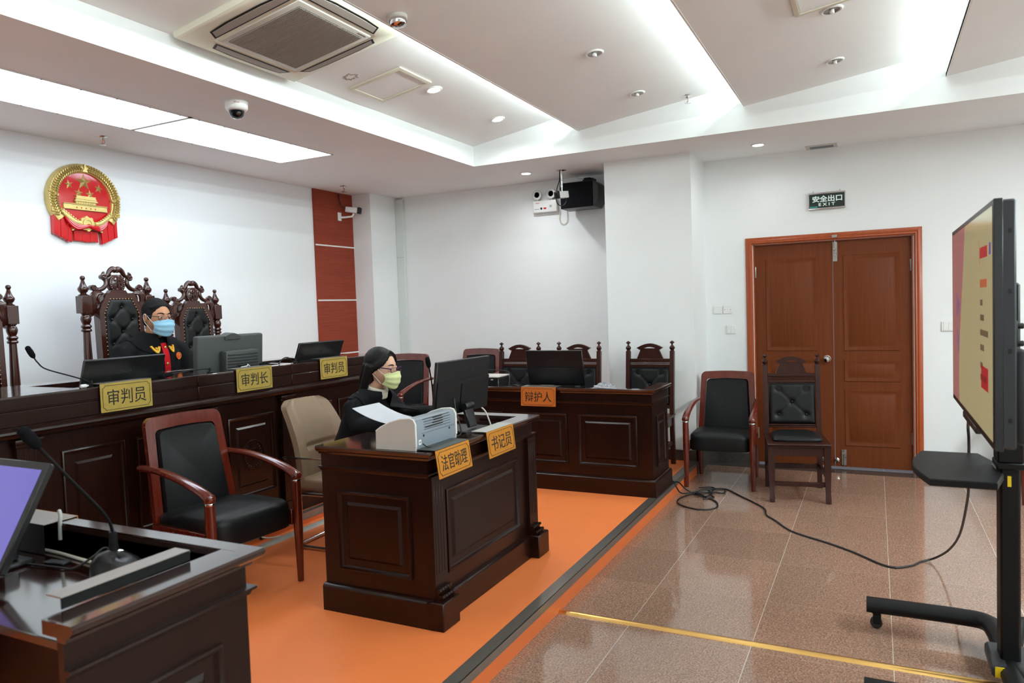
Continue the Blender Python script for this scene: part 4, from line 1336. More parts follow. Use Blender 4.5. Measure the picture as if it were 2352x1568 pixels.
for j in range(NV - 1):
    bk.f.append((j * NU, k0 + j * NU, k0 + (j + 1) * NU, (j + 1) * NU)); q = NU - 1
    bk.f.append((j * NU + q, (j + 1) * NU + q, k0 + (j + 1) * NU + q, k0 + j * NU + q))
bk.build('backrest', M['beige'], oc, sharp=55)
MB().box(-0.225, 0.225, -0.26, 0.235, 0.345, 0.425, 0.03, seg=3).build('seat', M['beige'], oc)
MB().tube(bez([(-0.225, 0.255, 0.47), (-0.232, 0.255, 0.88 - 0.05), (-0.2, 0.34, 0.875)], 6), 0.004, 6).build('piping', M['beige'], oc) if False else None
for s in (-1, 1):
    fr = MB().tube(bez([(s * 0.250, 0.24, 0.015), (s * 0.252, -0.10, 0.015), (s * 0.252, -0.255, 0.02), (s * 0.252, -0.285, 0.07), (s * 0.250, -0.25, 0.22), (s * 0.248, -0.22, 0.315), (s * 0.246, -0.17, 0.335), (s * 0.245, 0.22, 0.335)], 6), (0.011, 0.011), 10)
    fr.build('cantilever_frame', M['chrome'], oc)
    MB().tube(bez([(s * 0.245, 0.30, 0.545), (s * 0.258, 0.26, 0.552), (s * 0.26, -0.06, 0.552), (s * 0.26, -0.22, 0.548), (s * 0.258, -0.25, 0.52), (s * 0.252, -0.24, 0.36)], 6), (0.007, 0.014), 10, ref=(0, 0, 1)).build('armrest', M['chrome'], oc)
MB().tube([(-0.250, 0.238, 0.015), (0.250, 0.238, 0.015)], (0.011, 0.011), 10).build('cross_bar', M['chrome'], oc)

# ================================================================== screens and electronics
def flat_monitor(name, label, loc, rz, W, H, tilt, stand, back_m, group=None, logo='PHILIPS', pivot=0.0, th=0.016, bump=True, vesa=True, rot=None):
    """monitor whose back faces local -y; origin on the surface it stands on; pivot = height of the panel's lower edge"""
    t = thing(name, label, 'monitor', loc, rz, group)
    T = TR(0, 0, pivot) @ RX(radians(tilt))
    MB().box(-W / 2, W / 2, 0.0, th, 0, H, 0.003, T=T).build('casing', back_m, t)
    MB().box(-W / 2 + 0.010, W / 2 - 0.010, th - 0.001, th + 0.0008, 0.014, H - 0.010, T=T).build('screen', M['screen_off'], t)
    if bump:
        MB().prism([(-W * 0.46, 0.02), (W * 0.46, 0.02), (W * 0.43, H * 0.52), (-W * 0.43, H * 0.52)], 0.001, -0.012, 'xz', T).build('rear_bulge', back_m, t)
        MB().box(-W * 0.24, W * 0.24, -0.0135, -0.010, H * 0.50, H * 0.512, T=T).box(-W * 0.12, W * 0.12, -0.0135, -0.010, H * 0.43, H * 0.436, T=T).build('vent_slots', M['slot_edge'], t)
    if logo:
        lettering('logo', logo, W * 0.16, H * 0.05, M['logo_dark'], t, T @ TR(0, -0.0012, H * 0.72) @ FRONT, 0.0008)
    if stand == 'low':
        MB().box(-0.09, 0.09, -0.045, 0.12, 0.0, 0.012, 0.004).box(-0.03, 0.03, 0.012, 0.040, 0.010, pivot + 0.06, 0.004).build('stand', back_m, t)
    return t


M['screen_off'] = mat('dark_screen_glass', (10, 11, 14), 0.12)
M['slot_edge'] = mat('glossy_black_seam', (58, 60, 64), 0.25)
M['logo_dark'] = mat('embossed_logo', (46, 48, 52), 0.3)

WZ = DZ + BH - 0.134
flat_monitor('desk_monitor', 'black screen tilted back beside the bent microphone on the judges bench', (2.560, 3.660, WZ), radians(0), 0.470, 0.270, 20, 'low', M['black_plastic'], 'black tilted screens', pivot=0.012)
flat_monitor('desk_monitor', 'black screen tilted back at the right end of the judges bench', (4.090, 3.660, WZ), radians(0), 0.470, 0.270, 22, 'low', M['black_plastic'], 'black tilted screens', pivot=0.012)
flat_monitor('desk_monitor', 'black screen on the defence desk before the tufted chairs', (5.300, 2.260, PZ + 0.70), -pi / 2, 0.480, 0.285, 12, 'low', M['black_plastic'], 'black tilted screens', pivot=0.085)

# thick grey presiding judge's monitor
t = thing('desk_monitor', 'thick dark grey monitor with camera bump beside the masked man on the bench', 'monitor', (3.400, 3.730, WZ))
T = TR(0, 0, 0.02) @ RX(radians(4))
MB().box(-0.270, 0.270, 0.0, 0.045, 0.0, 0.330, 0.014, T=T, seg=3).build('casing', M['dark_gray'], t)
MB().box(-0.25, 0.25, 0.044, 0.0465, 0.02, 0.31, T=T).build('screen', M['screen_off'], t)
MB().prism([(-0.062 + 0.124 * k / 10, 0.322 + 0.020 * sin(pi * k / 10)) for k in range(11)] + [(0.062, 0.300), (-0.062, 0.300)], -0.010, 0.050, 'xz', T, 0.004).build('camera_bump', M['dark_gray'], t)
hb = MB().box(-0.10, 0.175, -0.060, 0.002, 0.03, 0.232, 0.010, T=T, seg=2).build('rear_housing', M['dark_gray'], t)
rb = MB()
for k in range(9):
    rb.box(-0.088, 0.163, -0.064, -0.058, 0.050 + 0.019 * k, 0.058 + 0.019 * k, 0.001, T=T)
rb.build('cooling_rib', M['tv_gray'], hb)
MB().box(-0.015, 0.080, -0.067, -0.058, 0.06, 0.140, 0.002, T=T).build('socket_panel', M['black_plastic'], hb)
MB().tube([(0.0, -0.074, 0.10), (0.0, -0.080, 0.125), (0.05, -0.082, 0.130), (0.062, -0.074, 0.138), (0.075, -0.078, 0.125)], 0.004, 7, T=T).build('plug', M['white_plastic'], hb)
MB().box(-0.12, 0.12, -0.05, 0.10, 0.0, 0.022, 0.004).build('stand', M['dark_gray'], t)

# clerk's big monitor
t = thing('desk_monitor', 'big black monitor in front of the seated woman on the clerk desk', 'monitor', (3.475, 2.060, PZ + 0.7425), radians(-3))
T = TR(0, 0, 0.095) @ RX(radians(7))
MB().box(-0.262, 0.262, 0.0, 0.020, 0.0, 0.300, 0.003, T=T).build('casing', M['black_plastic'], t)
MB().box(-0.250, 0.250, 0.0195, 0.0212, 0.016, 0.290, T=T).build('screen', M['screen_off'], t)
MB().prism([(-0.255, 0.004), (0.255, 0.004), (0.255, 0.192), (-0.255, 0.192)], 0.001, -0.008, 'xz', T, 0.003).build('rear_bulge', M['black_plastic'], t)
MB().box(-0.13, 0.13, -0.0095, -0.0075, 0.185, 0.190, T=T).build('vent_slots', M['slot'], t)
MB().prism(rrect(0.125, 0.125, 0.01, 3, 0.03, 0.105), -0.007, -0.0125, 'xz', T).build('mount_cover', M['black_plastic'], t)
lettering('logo', 'PHILIPS', 0.080, 0.013, M['logo_dark'], t, T @ TR(0.045, -0.0016, 0.232) @ FRONT, 0.0008)
MB().prism([(-0.048, 0.0), (0.012, 0.0), (0.030, 0.125), (0.010, 0.150), (-0.010, 0.135)], -0.030, 0.060, 'yz').build('neck', M['black_plastic'], t) if False else None
nk = MB()
nk.box(-0.040, 0.040, -0.082, -0.062, 0.0, 0.125, 0.004, T=RX(radians(-16)))
nk.lathe([(0.018, -0.042), (0.020, -0.038), (0.020, 0.038), (0.018, 0.042)], 14, (0, -0.044, 0.135), axis='x')
nk.box(-0.034, 0.034, -0.054, -0.004, 0.115, 0.150, 0.005)
nk.build('neck', M['black_plastic'], t)
MB().box(-0.115, 0.115, -0.100, 0.09, 0.0, 0.012, 0.005).build('foot', M['black_plastic'], t)

# purple screen of the foreground desk (screen faces -x)
PW = PZ + 0.70
t = thing('desk_monitor', 'black framed monitor with purple picture on the foreground desk', 'monitor', (1.215, 2.340, PW + 0.0005), pi / 2)
# local -y faces +x (back), local x runs along +y
T = TR(0, 0.102, 0.032) @ RX(radians(29))
MB().box(-0.245, 0.245, 0.0, 0.022, 0.0, 0.310, 0.004, T=T).build('casing', M['black_plastic'], t)
MB().box(-0.226, 0.226, 0.0215, 0.0228, 0.020, 0.288, T=T).build('screen', M['screen_purple'], t)
MB().box(-0.10, 0.10, -0.06, 0.16, 0.0, 0.014, 0.005).box(-0.07, 0.07, -0.03, 0.02, 0.012, 0.075, 0.006).box(-0.05, 0.05, 0.0, 0.075, 0.05, 0.10, 0.006).build('stand', M['black_plastic'], t)


def goose_mic(label, base_loc, pts, base=True, head_len=0.062, head_r=0.014, group='gooseneck microphones', neck_r=0.0042):
    """pts: neck path relative to the base; the last two points give the head's direction"""
    t = thing('microphone', label, 'microphone', base_loc, group=group)
    P = bez(pts, 8)
    MB().tube(P, neck_r, 8).build('gooseneck', M['matte_black'], t)
    d = (P[-1] - P[-3]).normalized()
    q = P[-1]
    hd = MB().tube([q - d * 0.004, q + d * 0.004, q + d * 0.012, q + d * head_len * 0.5, q + d * head_len * 0.9, q + d * head_len], [neck_r * 1.3, head_r * 0.75, head_r * 0.92, head_r, head_r * 0.85, head_r * 0.35], 14)
    hd.build('foam_windshield', M['foam'], t)
    if base:
        MB().lathe([(0.018, 0.0), (0.018, 0.006), (0.008, 0.010), (0.006, 0.03)], 14).build('base', M['matte_black'], t)
    return t


TZ = DZ + BH + 0.0005
goose_mic('slim gooseneck microphone bent towards the left edge, beside the left judges screen', (2.345, 3.555, TZ), [(0, 0, 0.005), (-0.012, 0.012, 0.028), (-0.07, 0.03, 0.056), (-0.185, 0.06, 0.105), (-0.215, 0.075, 0.140), (-0.228, 0.08, 0.165)], neck_r=0.0035)
goose_mic('gooseneck microphone lying low in front of the masked man on the bench', (3.085, 3.560, TZ), [(0, 0, 0.004), (-0.012, 0.0, 0.022), (-0.06, 0.0, 0.027), (-0.20, 0.0, 0.023), (-0.262, 0.0, 0.018)], neck_r=0.0035, head_len=0.075)
goose_mic('gooseneck microphone lying low between grey monitor and right judges screen', (3.800, 3.555, TZ), [(0, 0, 0.004), (-0.008, 0.0, 0.026), (-0.06, 0.0, 0.036), (-0.16, 0.0, 0.028), (-0.265, 0.0, 0.018)], neck_r=0.0035)
goose_mic('upright gooseneck microphone between the woman and her monitor on the clerk desk', (3.400, 2.190, PZ + 0.7425), [(0, 0, 0.006), (-0.002, 0, 0.06), (-0.02, -0.005, 0.24), (-0.045, -0.01, 0.330), (-0.055, -0.012, 0.358)], neck_r=0.0038)
tp = thing('plug', 'small white plug lying on the bench edge beside the left judges nameplate', 'plug', (2.292, 3.535, TZ))
MB().lathe([(0.007, -0.018), (0.009, -0.015), (0.009, 0.010), (0.006, 0.014), (0.004, 0.022)], 12, (0, 0, 0.009), axis='x').build('plug_body', M['white_plastic'], tp)
# foreground microphone on its own heavy base
mt = goose_mic('large out-of-focus gooseneck microphone on the foreground desk', (1.305, 1.905, PW + 0.0005), [(0.006, 0.028, 0.05), (0.005, 0.028, 0.115), (-0.018, 0.026, 0.172), (-0.098, 0.026, 0.278), (-0.184, 0.026, 0.392)], base=False, head_len=0.068, head_r=0.0165, neck_r=0.0046)
bb = MB()
def mbse(u, v):
    prof = [(1.0, 0.0), (1.0, 0.012), (0.93, 0.034), (0.72, 0.050), (0.40, 0.056), (0.0, 0.057)]
    k, z = prof[min(int(round(v * 5)), 5)]
    a = 2 * pi * u
    c, d = cos(a), sin(a)
    q = (abs(c) ** 3.2 + abs(d) ** 3.2) ** (-1 / 3.2)
    return (0.052 * k * q * c - 0.004, 0.080 * k * q * d, z * (1 + 0.18 * d))
bb.grid(mbse, 32, 6, True).build('base', M['black_plastic'], mt)
MB().tube([(0.006, 0.028, 0.045), (0.005, 0.028, 0.115)], [0.0135, 0.010], 12).build('neck_socket', M['matte_black'], mt)
MB().lathe([(0.024, 0.0), (0.026, 0.004), (0.018, 0.007)], 16, (0.006, 0.028, 0.056)).build('collar', M['chrome'], mt)
t = thing('socket_strip', 'small black flush socket with three openings in the foreground desk top', 'socket', (1.290, 2.165, PW + 0.0004), radians(97))
MB().box(-0.040, 0.040, -0.014, 0.014, 0, 0.008, 0.002).build('housing', M['black_plastic'], t)
for k in range(3):
    MB().box(-0.035 + 0.025 * k, -0.017 + 0.025 * k, -0.008, 0.008, 0.0075, 0.0085).build('outlet', M['tv_gray'], t)


def cord(label, pts, r, m, n=8, name='cable', cat='cable', sub=6):
    o = MB().tube(bez(pts, sub), r, n).build(name, m)
    return tag(o, label, cat)


cord('cream cable curving across the foreground desk to the microphone base', [(1.345, 2.40, PW + 0.006), (1.347, 2.27, PW + 0.0055), (1.335, 2.14, PW + 0.0055), (1.325, 2.035, PW + 0.0055)], 0.0048, M['cable_w'])
cord('thin black cable looping round the foreground microphone base', [(1.24, 2.30, PW + 0.005), (1.262, 2.12, PW + 0.005), (1.275, 2.065, PW + 0.005), (1.310, 2.030, PW + 0.03), (1.340, 2.015, PW + 0.05), (1.354, 1.985, PW + 0.03), (1.364, 1.90, PW + 0.005), (1.350, 1.80, PW + 0.005)], 0.0032, M['cable'])
cord('small grey cable end sticking up beside the angle plate on the foreground desk', [(1.362, 2.262, CZ - 0.05), (1.364, 2.262, CZ + 0.004), (1.370, 2.268, CZ + 0.022), (1.378, 2.286, CZ + 0.034)], 0.006, M['cable_g'])
cord('black cable arching between the microphone and the right judges screen', [(3.690, 3.60, TZ + 0.005), (3.715, 3.605, TZ + 0.022), (3.755, 3.61, TZ + 0.038), (3.80, 3.615, TZ + 0.034), (3.835, 3.62, TZ + 0.006)], 0.0042, M['cable'])

# ------------------------------------------------------------------ printer with paper
t = thing('laser_printer', 'small grey and white laser printer at the left end of the clerk desk', 'printer', (2.835, 1.925, PZ + 0.7912), 0)
prof = [(-0.105, 0.0), (-0.108, 0.02), (-0.108, 0.118), (-0.098, 0.137), (-0.080, 0.143), (-0.03, 0.139), (0.03, 0.122), (0.080, 0.098), (0.106, 0.080), (0.108, 0.0)]
MB().prism([(y * 0.97, z * 0.97 if z > 0.1 else z) for (y, z) in prof], -0.166, 0.166, 'yz').build('body', M['mid_gray'], t)
for s in (-1, 1):
    MB().prism(prof, s * 0.166, s * 0.176, 'yz').build('side_cover', M['light_gray'], t)
    MB().tube([(s * 0.173, y * 1.0, z) for (y, z) in prof[1:-1]], 0.0042, 6).build('edge_trim', M['white_plastic'], t)
sv = MB()
for k, (xa, xb) in enumerate(((-0.02, 0.055), (-0.02, 0.055), (-0.03, 0.055), (-0.09, 0.055))):
    z = 0.128 - 0.0115 * k
    sv.box(xa, xb, -0.1085 + (0.004 if k == 0 else 0), -0.098, z - 0.0016, z + 0.0016)
sv.build('vent_slots', M['slot'], t)
gv = MB()
for k in range(5):
    z = 0.130 - 0.0115 * k
    gv.box(-0.10, 0.125, -0.1064 + (0.005 if k == 0 else 0), -0.098, z - 0.0008, z + 0.0008)
gv.box(-0.12, 0.16, -0.1056, -0.10, 0.068, 0.0692)
gv.build('seam', M['tv_gray'], t)
for x in (-0.105, 0.115):
    MB().lathe([(0.006, 0.0), (0.006, -0.001), (0.003, -0.0012)], 12, (x, -0.1045, 0.058), axis='y').build('screw', M['slot'], t)
MB().box(-0.148, -0.128, -0.1062, -0.104, 0.022, 0.044).build('power_inlet', M['white_plastic'], t)
MB().lathe([(0.005, 0), (0.005, -0.0008), (0.003, -0.001)], 10, (-0.138, -0.1060, 0.033), axis='y').build('inlet_mark', M['mid_gray'], t)
MB().box(-0.1768, -0.1755, -0.107, -0.045, 0.008, 0.056).build('side_flap', M['light_gray'], t)
tr = thing('paper_sheet', 'blank white sheet curling out of the printer towards the woman', 'paper', (2.835, 1.925, PZ + 0.7912))
def pp(u, v):
    y = 0.078 + 0.215 * v
    z = 0.1015 + 0.022 * v + 0.045 * v * v
    return (-0.105 + 0.21 * u, y, z)
pm = MB().grid(pp, 4, 16)
k0 = len(pm.v)
pm.grid(lambda u, v: (pp(u, v)[0], pp(u, v)[1] + 0.0004, pp(u, v)[2] - 0.0006), 4, 16)
po = pm.build('sheet', M['paper'], tr)
t2 = thing('paper_stack', 'white papers and a mouse-like cable plug lying under the big monitor', 'papers', (3.140, 1.915, PZ + 0.7425), radians(8))
MB().box(-0.07, 0.07, -0.045, 0.045, 0.0, 0.004).box(-0.06, 0.075, -0.04, 0.05, 0.004, 0.006, T=RZ(0.1)).build('sheets', M['paper'], t2)
cord('black cable hanging from the big monitor down to the clerk desk top', [(3.36, 2.035, PZ + 0.93), (3.345, 2.02, PZ + 0.87), (3.32, 1.98, PZ + 0.790), (3.26, 1.945, PZ + 0.757), (3.17, 1.945, PZ + 0.757), (3.13, 1.92, PZ + 0.757)], 0.004, M['cable'])
cord('short white cable behind the big monitor on the clerk desk', [(3.535, 1.965, PZ + 0.86), (3.555, 1.950, PZ + 0.83), (3.575, 1.93, PZ + 0.750)], 0.0045, M['cable_w'])
cord('thin black power cord at the printer corner', [(2.712, 1.815, PZ + 0.815), (2.72, 1.795, PZ + 0.800), (2.745, 1.785, PZ + 0.7945)], 0.003, M['cable'])

# ------------------------------------------------------------------ scanner and film on the defence desk
t = thing('document_scanner', 'flat black scanner box at the left end of the defence desk', 'scanner', (5.400, 2.93, PZ + 0.7005), -pi / 2)
MB().box(-0.15, 0.15, -0.10, 0.12, 0, 0.135, 0.006).build('body', M['black_plastic'], t)
MB().box(-0.15, 0.15, -0.105, 0.12, 0.137, 0.150, 0.003).build('lid', M['light_gray'], t)
MB().box(0.08, 0.10, -0.1015, -0.099, 0.118, 0.124).build('indicator', M['white_plastic'], t)
MB().tube(bez([(-0.16, 0.10, 0.14), (-0.12, 0.11, 0.178), (0.05, 0.11, 0.182), (0.15, 0.09, 0.168), (0.178, 0.05, 0.125), (0.178, 0.02, 0.02)], 6), 0.0045, 7).build('cable', M['cable'], t)
cord('small black cable loop between scanner and screen on the defence desk', [(5.22, 2.66, PZ + 0.706), (5.20, 2.63, PZ + 0.77), (5.19, 2.58, PZ + 0.795), (5.20, 2.53, PZ + 0.77), (5.22, 2.50, PZ + 0.706)], 0.0042, M['cable'])
random.seed(3)
t = thing('plastic_bag', 'crumpled clear plastic bag lying on the defence desk rim', 'plastic bag', (5.118, 1.80, PZ + 0.7905))
def bag(u, v):
    a = 2 * pi * u
    r = (1 - v) ** 0.5
    n = 0.5 + 0.5 * sin(7 * a + 9 * v) * cos(5 * a - 4 * v)
    return (0.028 * r * cos(a) * (0.8 + 0.3 * n), 0.095 * r * sin(a) * (0.8 + 0.3 * n), 0.003 + 0.034 * v * (0.55 + 0.75 * n))
MB().grid(bag, 48, 14, True).build('film', M['plastic_film'], t, sharp=20)

# ------------------------------------------------------------------ emblem on the back wall
em = thing('wall_emblem', 'round red and gold relief emblem with five stars on the back wall', 'emblem', (3.425, YB - 0.001, 2.405))
RW, RH = 0.268, 0.262
def ring_pts(rx, rz, n=64, a0=0, a1=2 * pi, cx=0, cz=0):
    return [(cx + rx * cos(a0 + (a1 - a0) * k / n), cz + rz * sin(a0 + (a1 - a0) * k / n)) for k in range(n + (0 if a1 - a0 > 6.2 else 1))]
MB().prism(ring_pts(0.205, 0.215), -0.034, 0.0, 'xz').build('red_field', M['emblem_red'], em)
# wreath
wr = MB()
A0, A1 = radians(-38), radians(218)
n = 60
vs, fs = [], []
secs = [(0.196, -0.030), (0.200, -0.046), (0.228, -0.056), (0.258, -0.048), (0.266, -0.030), (0.266, -0.001)]
for i in range(n + 1):
    a = A0 + (A1 - A0) * i / n
    for (r, y) in secs:
        vs.append((r * cos(a) * 1.02, y, r * sin(a)))
m = len(secs)
for i in range(n):
    for k in range(m - 1):
        fs.append((i * m + k, i * m + k + 1, (i + 1) * m + k + 1, (i + 1) * m + k))
fs.append(tuple(range(m))); fs.append(tuple(n * m + k for k in range(m)))
wr.add(vs, fs)
wo = wr.build('wreath', M['gold'], em)
random.seed(5)
for s in (-1, 1):
    ears = MB()
    for i in range(25):
        a = pi / 2 + s * (0.14 + 1.94 * i / 24)
        for (r, tl) in ((0.214, 1.5), (0.230, -1.4), (0.247, 1.5)):
            T = TR(r * cos(a) * 1.02, -0.055, r * sin(a)) @ RY(-(a + s * pi / 2 + tl * s * 0.5))
            ears.ell((0, -0.003, 0), (0.0165, 0.012, 0.0062), 6, 4, T=T)
    ears.build('grain_ear', M['gold'], wo)
for s in (-1, 1):
    for a, w_ in ((radians(90 + s * 82), 0.03), (radians(90 + s * 112), 0.034)):
        T = TR(0.232 * cos(a) * 1.02, -0.052, 0.232 * sin(a)) @ RY(-a + s * 0.45)
        rb = MB()
        rb.box(-0.039, 0.039, -0.006, 0.008, -w_ / 2, w_ / 2, 0.004, T=T)
        rb.box(-0.037, 0.037, -0.009, 0.0, -0.004, 0.004, 0.002, T=T)
        rb.build('binding', M['gold'], wo)
rb = MB()
rb.prism([(-0.022, 0.205), (0.022, 0.205), (0.007, 0.226), (0.003, 0.262), (-0.003, 0.262), (-0.007, 0.226)], -0.062, -0.04, 'xz')
rb.build('binding', M['gold'], wo)
def star(cx, cz, R, rot=0.0):
    mb = MB()
    vs = [(cx, -0.036 - R * 0.28, cz)]
    for k in range(10):
        r = R if k % 2 == 0 else R * 0.40
        a = pi / 2 + rot + k * pi / 5
        vs.append((cx + r * cos(a), -0.0345, cz + r * sin(a)))
    vs += [(v[0], -0.030, v[2]) for v in vs[1:]]
    fs = [(0, 1 + k, 1 + (k + 1) % 10) for k in range(10)] + [(1 + k, 11 + k, 11 + (k + 1) % 10, 1 + (k + 1) % 10) for k in range(10)] + [tuple(range(20, 10, -1))]
    mb.add(vs, fs)
    mb.build('star', M['gold'], em, sharp=10)
star(0.0, 0.135, 0.062)
star(-0.112, 0.105, 0.035, 0.2); star(0.112, 0.100, 0.035, -0.2)
star(-0.042, 0.052, 0.035, -0.1); star(0.042, 0.050, 0.035, 0.1)
gt = MB()
gt.box(-0.165, 0.165, -0.046, -0.03, -0.068, -0.030, 0.003).box(-0.165, 0.165, -0.052, -0.03, -0.035, -0.028, 0.002).box(-0.165, 0.165, -0.050, -0.03, -0.072, -0.064, 0.002)
gt.box(-0.078, 0.078, -0.048, -0.03, -0.028, -0.010, 0.002)
for k in range(9):
    gt.box(-0.072 + 0.018 * k - 0.002, -0.072 + 0.018 * k + 0.002, -0.051, -0.03, -0.027, -0.010)
gt.prism([(-0.092, -0.010), (0.092, -0.010), (0.074, 0.004), (-0.074, 0.004)], -0.056, -0.03, 'xz')
gt.prism([(-0.080, 0.006), (0.080, 0.006), (0.070, 0.024), (0.076, 0.030), (-0.076, 0.030), (-0.070, 0.024)], -0.054, -0.03, 'xz')
go = gt.build('gate_relief', M['gold'], em)
for k in range(5):
    MB().lathe([(0.005, 0), (0.005, -0.001), (0.002, -0.001)], 8, (-0.07 + 0.035 * k, -0.0465, -0.056), axis='y').build('arch', M['emblem_red'], go)
# lower wreath, gear and drapery
ge = MB()
teeth = []
for k in range(32):
    r = 0.060 if k % 4 in (0, 1) else 0.052
    a = 2 * pi * k / 32
    teeth.append((r * cos(a), -0.168 + 0.95 * r * sin(a)))
ge.prism(teeth, -0.056, -0.02, 'xz', inset=0.002)
ge.lathe([(0.040, -0.056), (0.038, -0.062), (0.026, -0.062), (0.024, -0.058)], 28, (0, 0, -0.168), axis='y')
ge.build('gear', M['gold'], em)
for s in (-1, 1):
    lw = MB()
    lw.tube(bez([(s * 0.185, -0.050, -0.085), (s * 0.15, -0.052, -0.120), (s * 0.10, -0.054, -0.158), (s * 0.055, -0.055, -0.168)], 6), (0.018, 0.014), 8)
    for k in range(3):
        lw.tube([(s * 0.05, -0.046, -0.180 - 0.004 * k), (s * 0.115, -0.044, -0.190 - 0.016 * k)], 0.007, 6)
    for k in range(8):
        u = k / 7
        lw.ell((s * (0.178 - 0.115 * u), -0.064, -0.092 - 0.078 * u + 0.008), (0.010, 0.005, 0.007), 6, 4)
    lw.build('lower_wreath', M['gold'], em)
dr = MB()
def drape(s):
    for k in range(5):
        u = k / 4
        dr.prism([(s * (0.108 + 0.026 * k), -0.105 - 0.03 * (1 - u)), (s * (0.134 + 0.026 * k), -0.085 - 0.03 * (1 - u) + 0.005), (s * (0.142 + 0.0245 * k), -0.300 + 0.012 * k), (s * (0.116 + 0.0255 * k), -0.308 + 0.012 * k)], -0.040 + 0.004 * (k % 2), -0.004, 'xz', inset=0.003)
drape(-1); drape(1)
for k in range(6):
    x = -0.075 + 0.03 * k
    dr.prism([(x - 0.016, -0.215), (x + 0.016, -0.215), (x + 0.018, -0.296 - 0.006 * (k in (2, 3))), (x - 0.018, -0.292)], -0.030 + 0.004 * (k % 2), -0.004, 'xz', inset=0.003)
for s in (-1, 1):
    for j, (dz, rr) in enumerate(((0.0, 0.011), (-0.013, 0.010), (0.012, 0.009))):
        dr.tube(bez([(s * 0.165, -0.046, -0.110 + dz * 0.6), (s * 0.13, -0.054, -0.165 + dz), (s * 0.085, -0.060, -0.196 + dz), (s * 0.035, -0.066, -0.192 + dz * 0.5), (0.0, -0.066, -0.186)], 6), rr, 8)
dr.ell((0, -0.068, -0.186), (0.018, 0.010, 0.015), 12, 8)
dr.build('drapery', M['emblem_drape'], em)

# ------------------------------------------------------------------ wall cameras, speaker, emergency light, exit sign, plates
t = thing('bullet_camera', 'white box security camera on a bracket over the red-brown wall strip', 'security camera', (6.275, YB - 0.023, 2.565))
MB().box(-0.028, 0.028, -0.010, 0.0, -0.045, 0.045, 0.004, seg=2).build('wall_plate', M['white_plastic'], t)
MB().tube([(0, -0.008, -0.01), (0.03, -0.055, -0.008), (0.075, -0.115, 0.0), (0.085, -0.128, 0.03)], 0.011, 10).build('arm', M['white_plastic'], t)
R_ = TR(0.085, -0.130, 0.066) @ RZ(radians(22)) @ RX(radians(8))
# axis of the body is local -y after RZ
MB().box(-0.030, 0.030, -0.065, 0.085, -0.028, 0.030, 0.006, T=R_).build('body', M['white_plastic'], t)
MB().box(-0.034, 0.034, -0.082, -0.045, -0.033, 0.035, 0.006, T=R_).build('front_cap', M['black_plastic'], t)
MB().lathe([(0.018, 0.0), (0.018, -0.004), (0.010, -0.006), (0.001, -0.006)], 14, T=R_ @ TR(0, -0.081, 0) @ RZ(0), axis='y').build('lens', M['screen_off'], t)
MB().tube(bez([(-0.005, -0.012, 0.238), (-0.012, -0.02, 0.17), (0.01, -0.035, 0.11), (0.06, -0.06, 0.085), (0.085, -0.085, 0.070)], 6), 0.0055, 7).build('cable', M['cable'], t)

t = thing('ceiling_camera', 'small black camera hanging from a chrome pole before the black speaker', 'security camera', (6.54, 2.672, ZC))
MB().lathe([(0.048, -0.0005), (0.048, -0.005), (0.016, -0.010), (0.0125, -0.016), (0.0125, -0.14), (0.015, -0.142), (0.015, -0.160), (0.009, -0.162), (0.008, -0.205)], 16).build('pole', M['chrome'], t)
R2 = TR(0, 0.0, -0.232) @ RZ(radians(-122)) @ RX(radians(6))
MB().box(-0.030, 0.030, -0.05, 0.06, -0.034, 0.030, 0.005, T=R2).build('body', M['white_plastic'], t)
MB().box(-0.033, 0.033, -0.075, -0.045, -0.038, 0.034, 0.006, T=R2).build('front_cap', M['black_plastic'], t)
MB().lathe([(0.022, 0.0), (0.022, -0.005), (0.014, -0.008), (0.001, -0.008)], 16, T=R2 @ TR(0, -0.074, 0), axis='y').build('lens', M['screen_off'], t)
MB().tube(bez([(0.0, 0.018, -0.01), (0.0, 0.022, -0.09), (-0.005, 0.045, -0.16), (-0.01, 0.060, -0.25), (0.0, 0.045, -0.32), (0.01, 0.0, -0.335), (0.02, -0.03, -0.30), (0.03, -0.02, -0.24)], 6), 0.0052, 7).tube(bez([(0.006, 0.014, -0.01), (0.004, 0.018, -0.12), (0, 0.022, -0.19)], 5), 0.004, 6).build('cable', M['cable'], t)

t = thing('wall_speaker', 'black wall loudspeaker under the ceiling left of the white pillar', 'loudspeaker', (6.795, 2.565, 2.605), -pi / 2)
# local x runs to -y (right in the photo), local -y faces the room
pl = [(-0.190, -0.132), (-0.190, 0.118), (0.150, 0.118), (0.205, 0.075), (0.205, -0.055), (0.155, -0.132)]
MB().prism([(x, z) for (x, z) in pl], -0.10, 0.135, 'xz', inset=0.004).build('cabinet', M['black_plastic'], t)
MB().box(-0.186, 0.148, -0.108, -0.098, -0.128, 0.112, 0.004).build('grille', M['foam'], t)
br = MB().box(0.02, 0.09, 0.0, 0.13, 0.118, 0.165, 0.006).box(0.03, 0.08, 0.10, 0.203, 0.125, 0.175, 0.004)
br.tube([(0.0, 0.05, 0.118), (0.0, 0.05, 0.150), (0.03, 0.05, 0.152)], 0.010, 8)
br.build('bracket', M['matte_black'], t)
MB().tube(bez([(0.05, 0.10, 0.168), (0.0, 0.11, 0.180), (-0.05, 0.12, 0.180), (-0.085, 0.11, 0.190), (-0.10, 0.08, 0.2145)], 5), 0.0035, 6).build('cable', M['cable_w'], t)

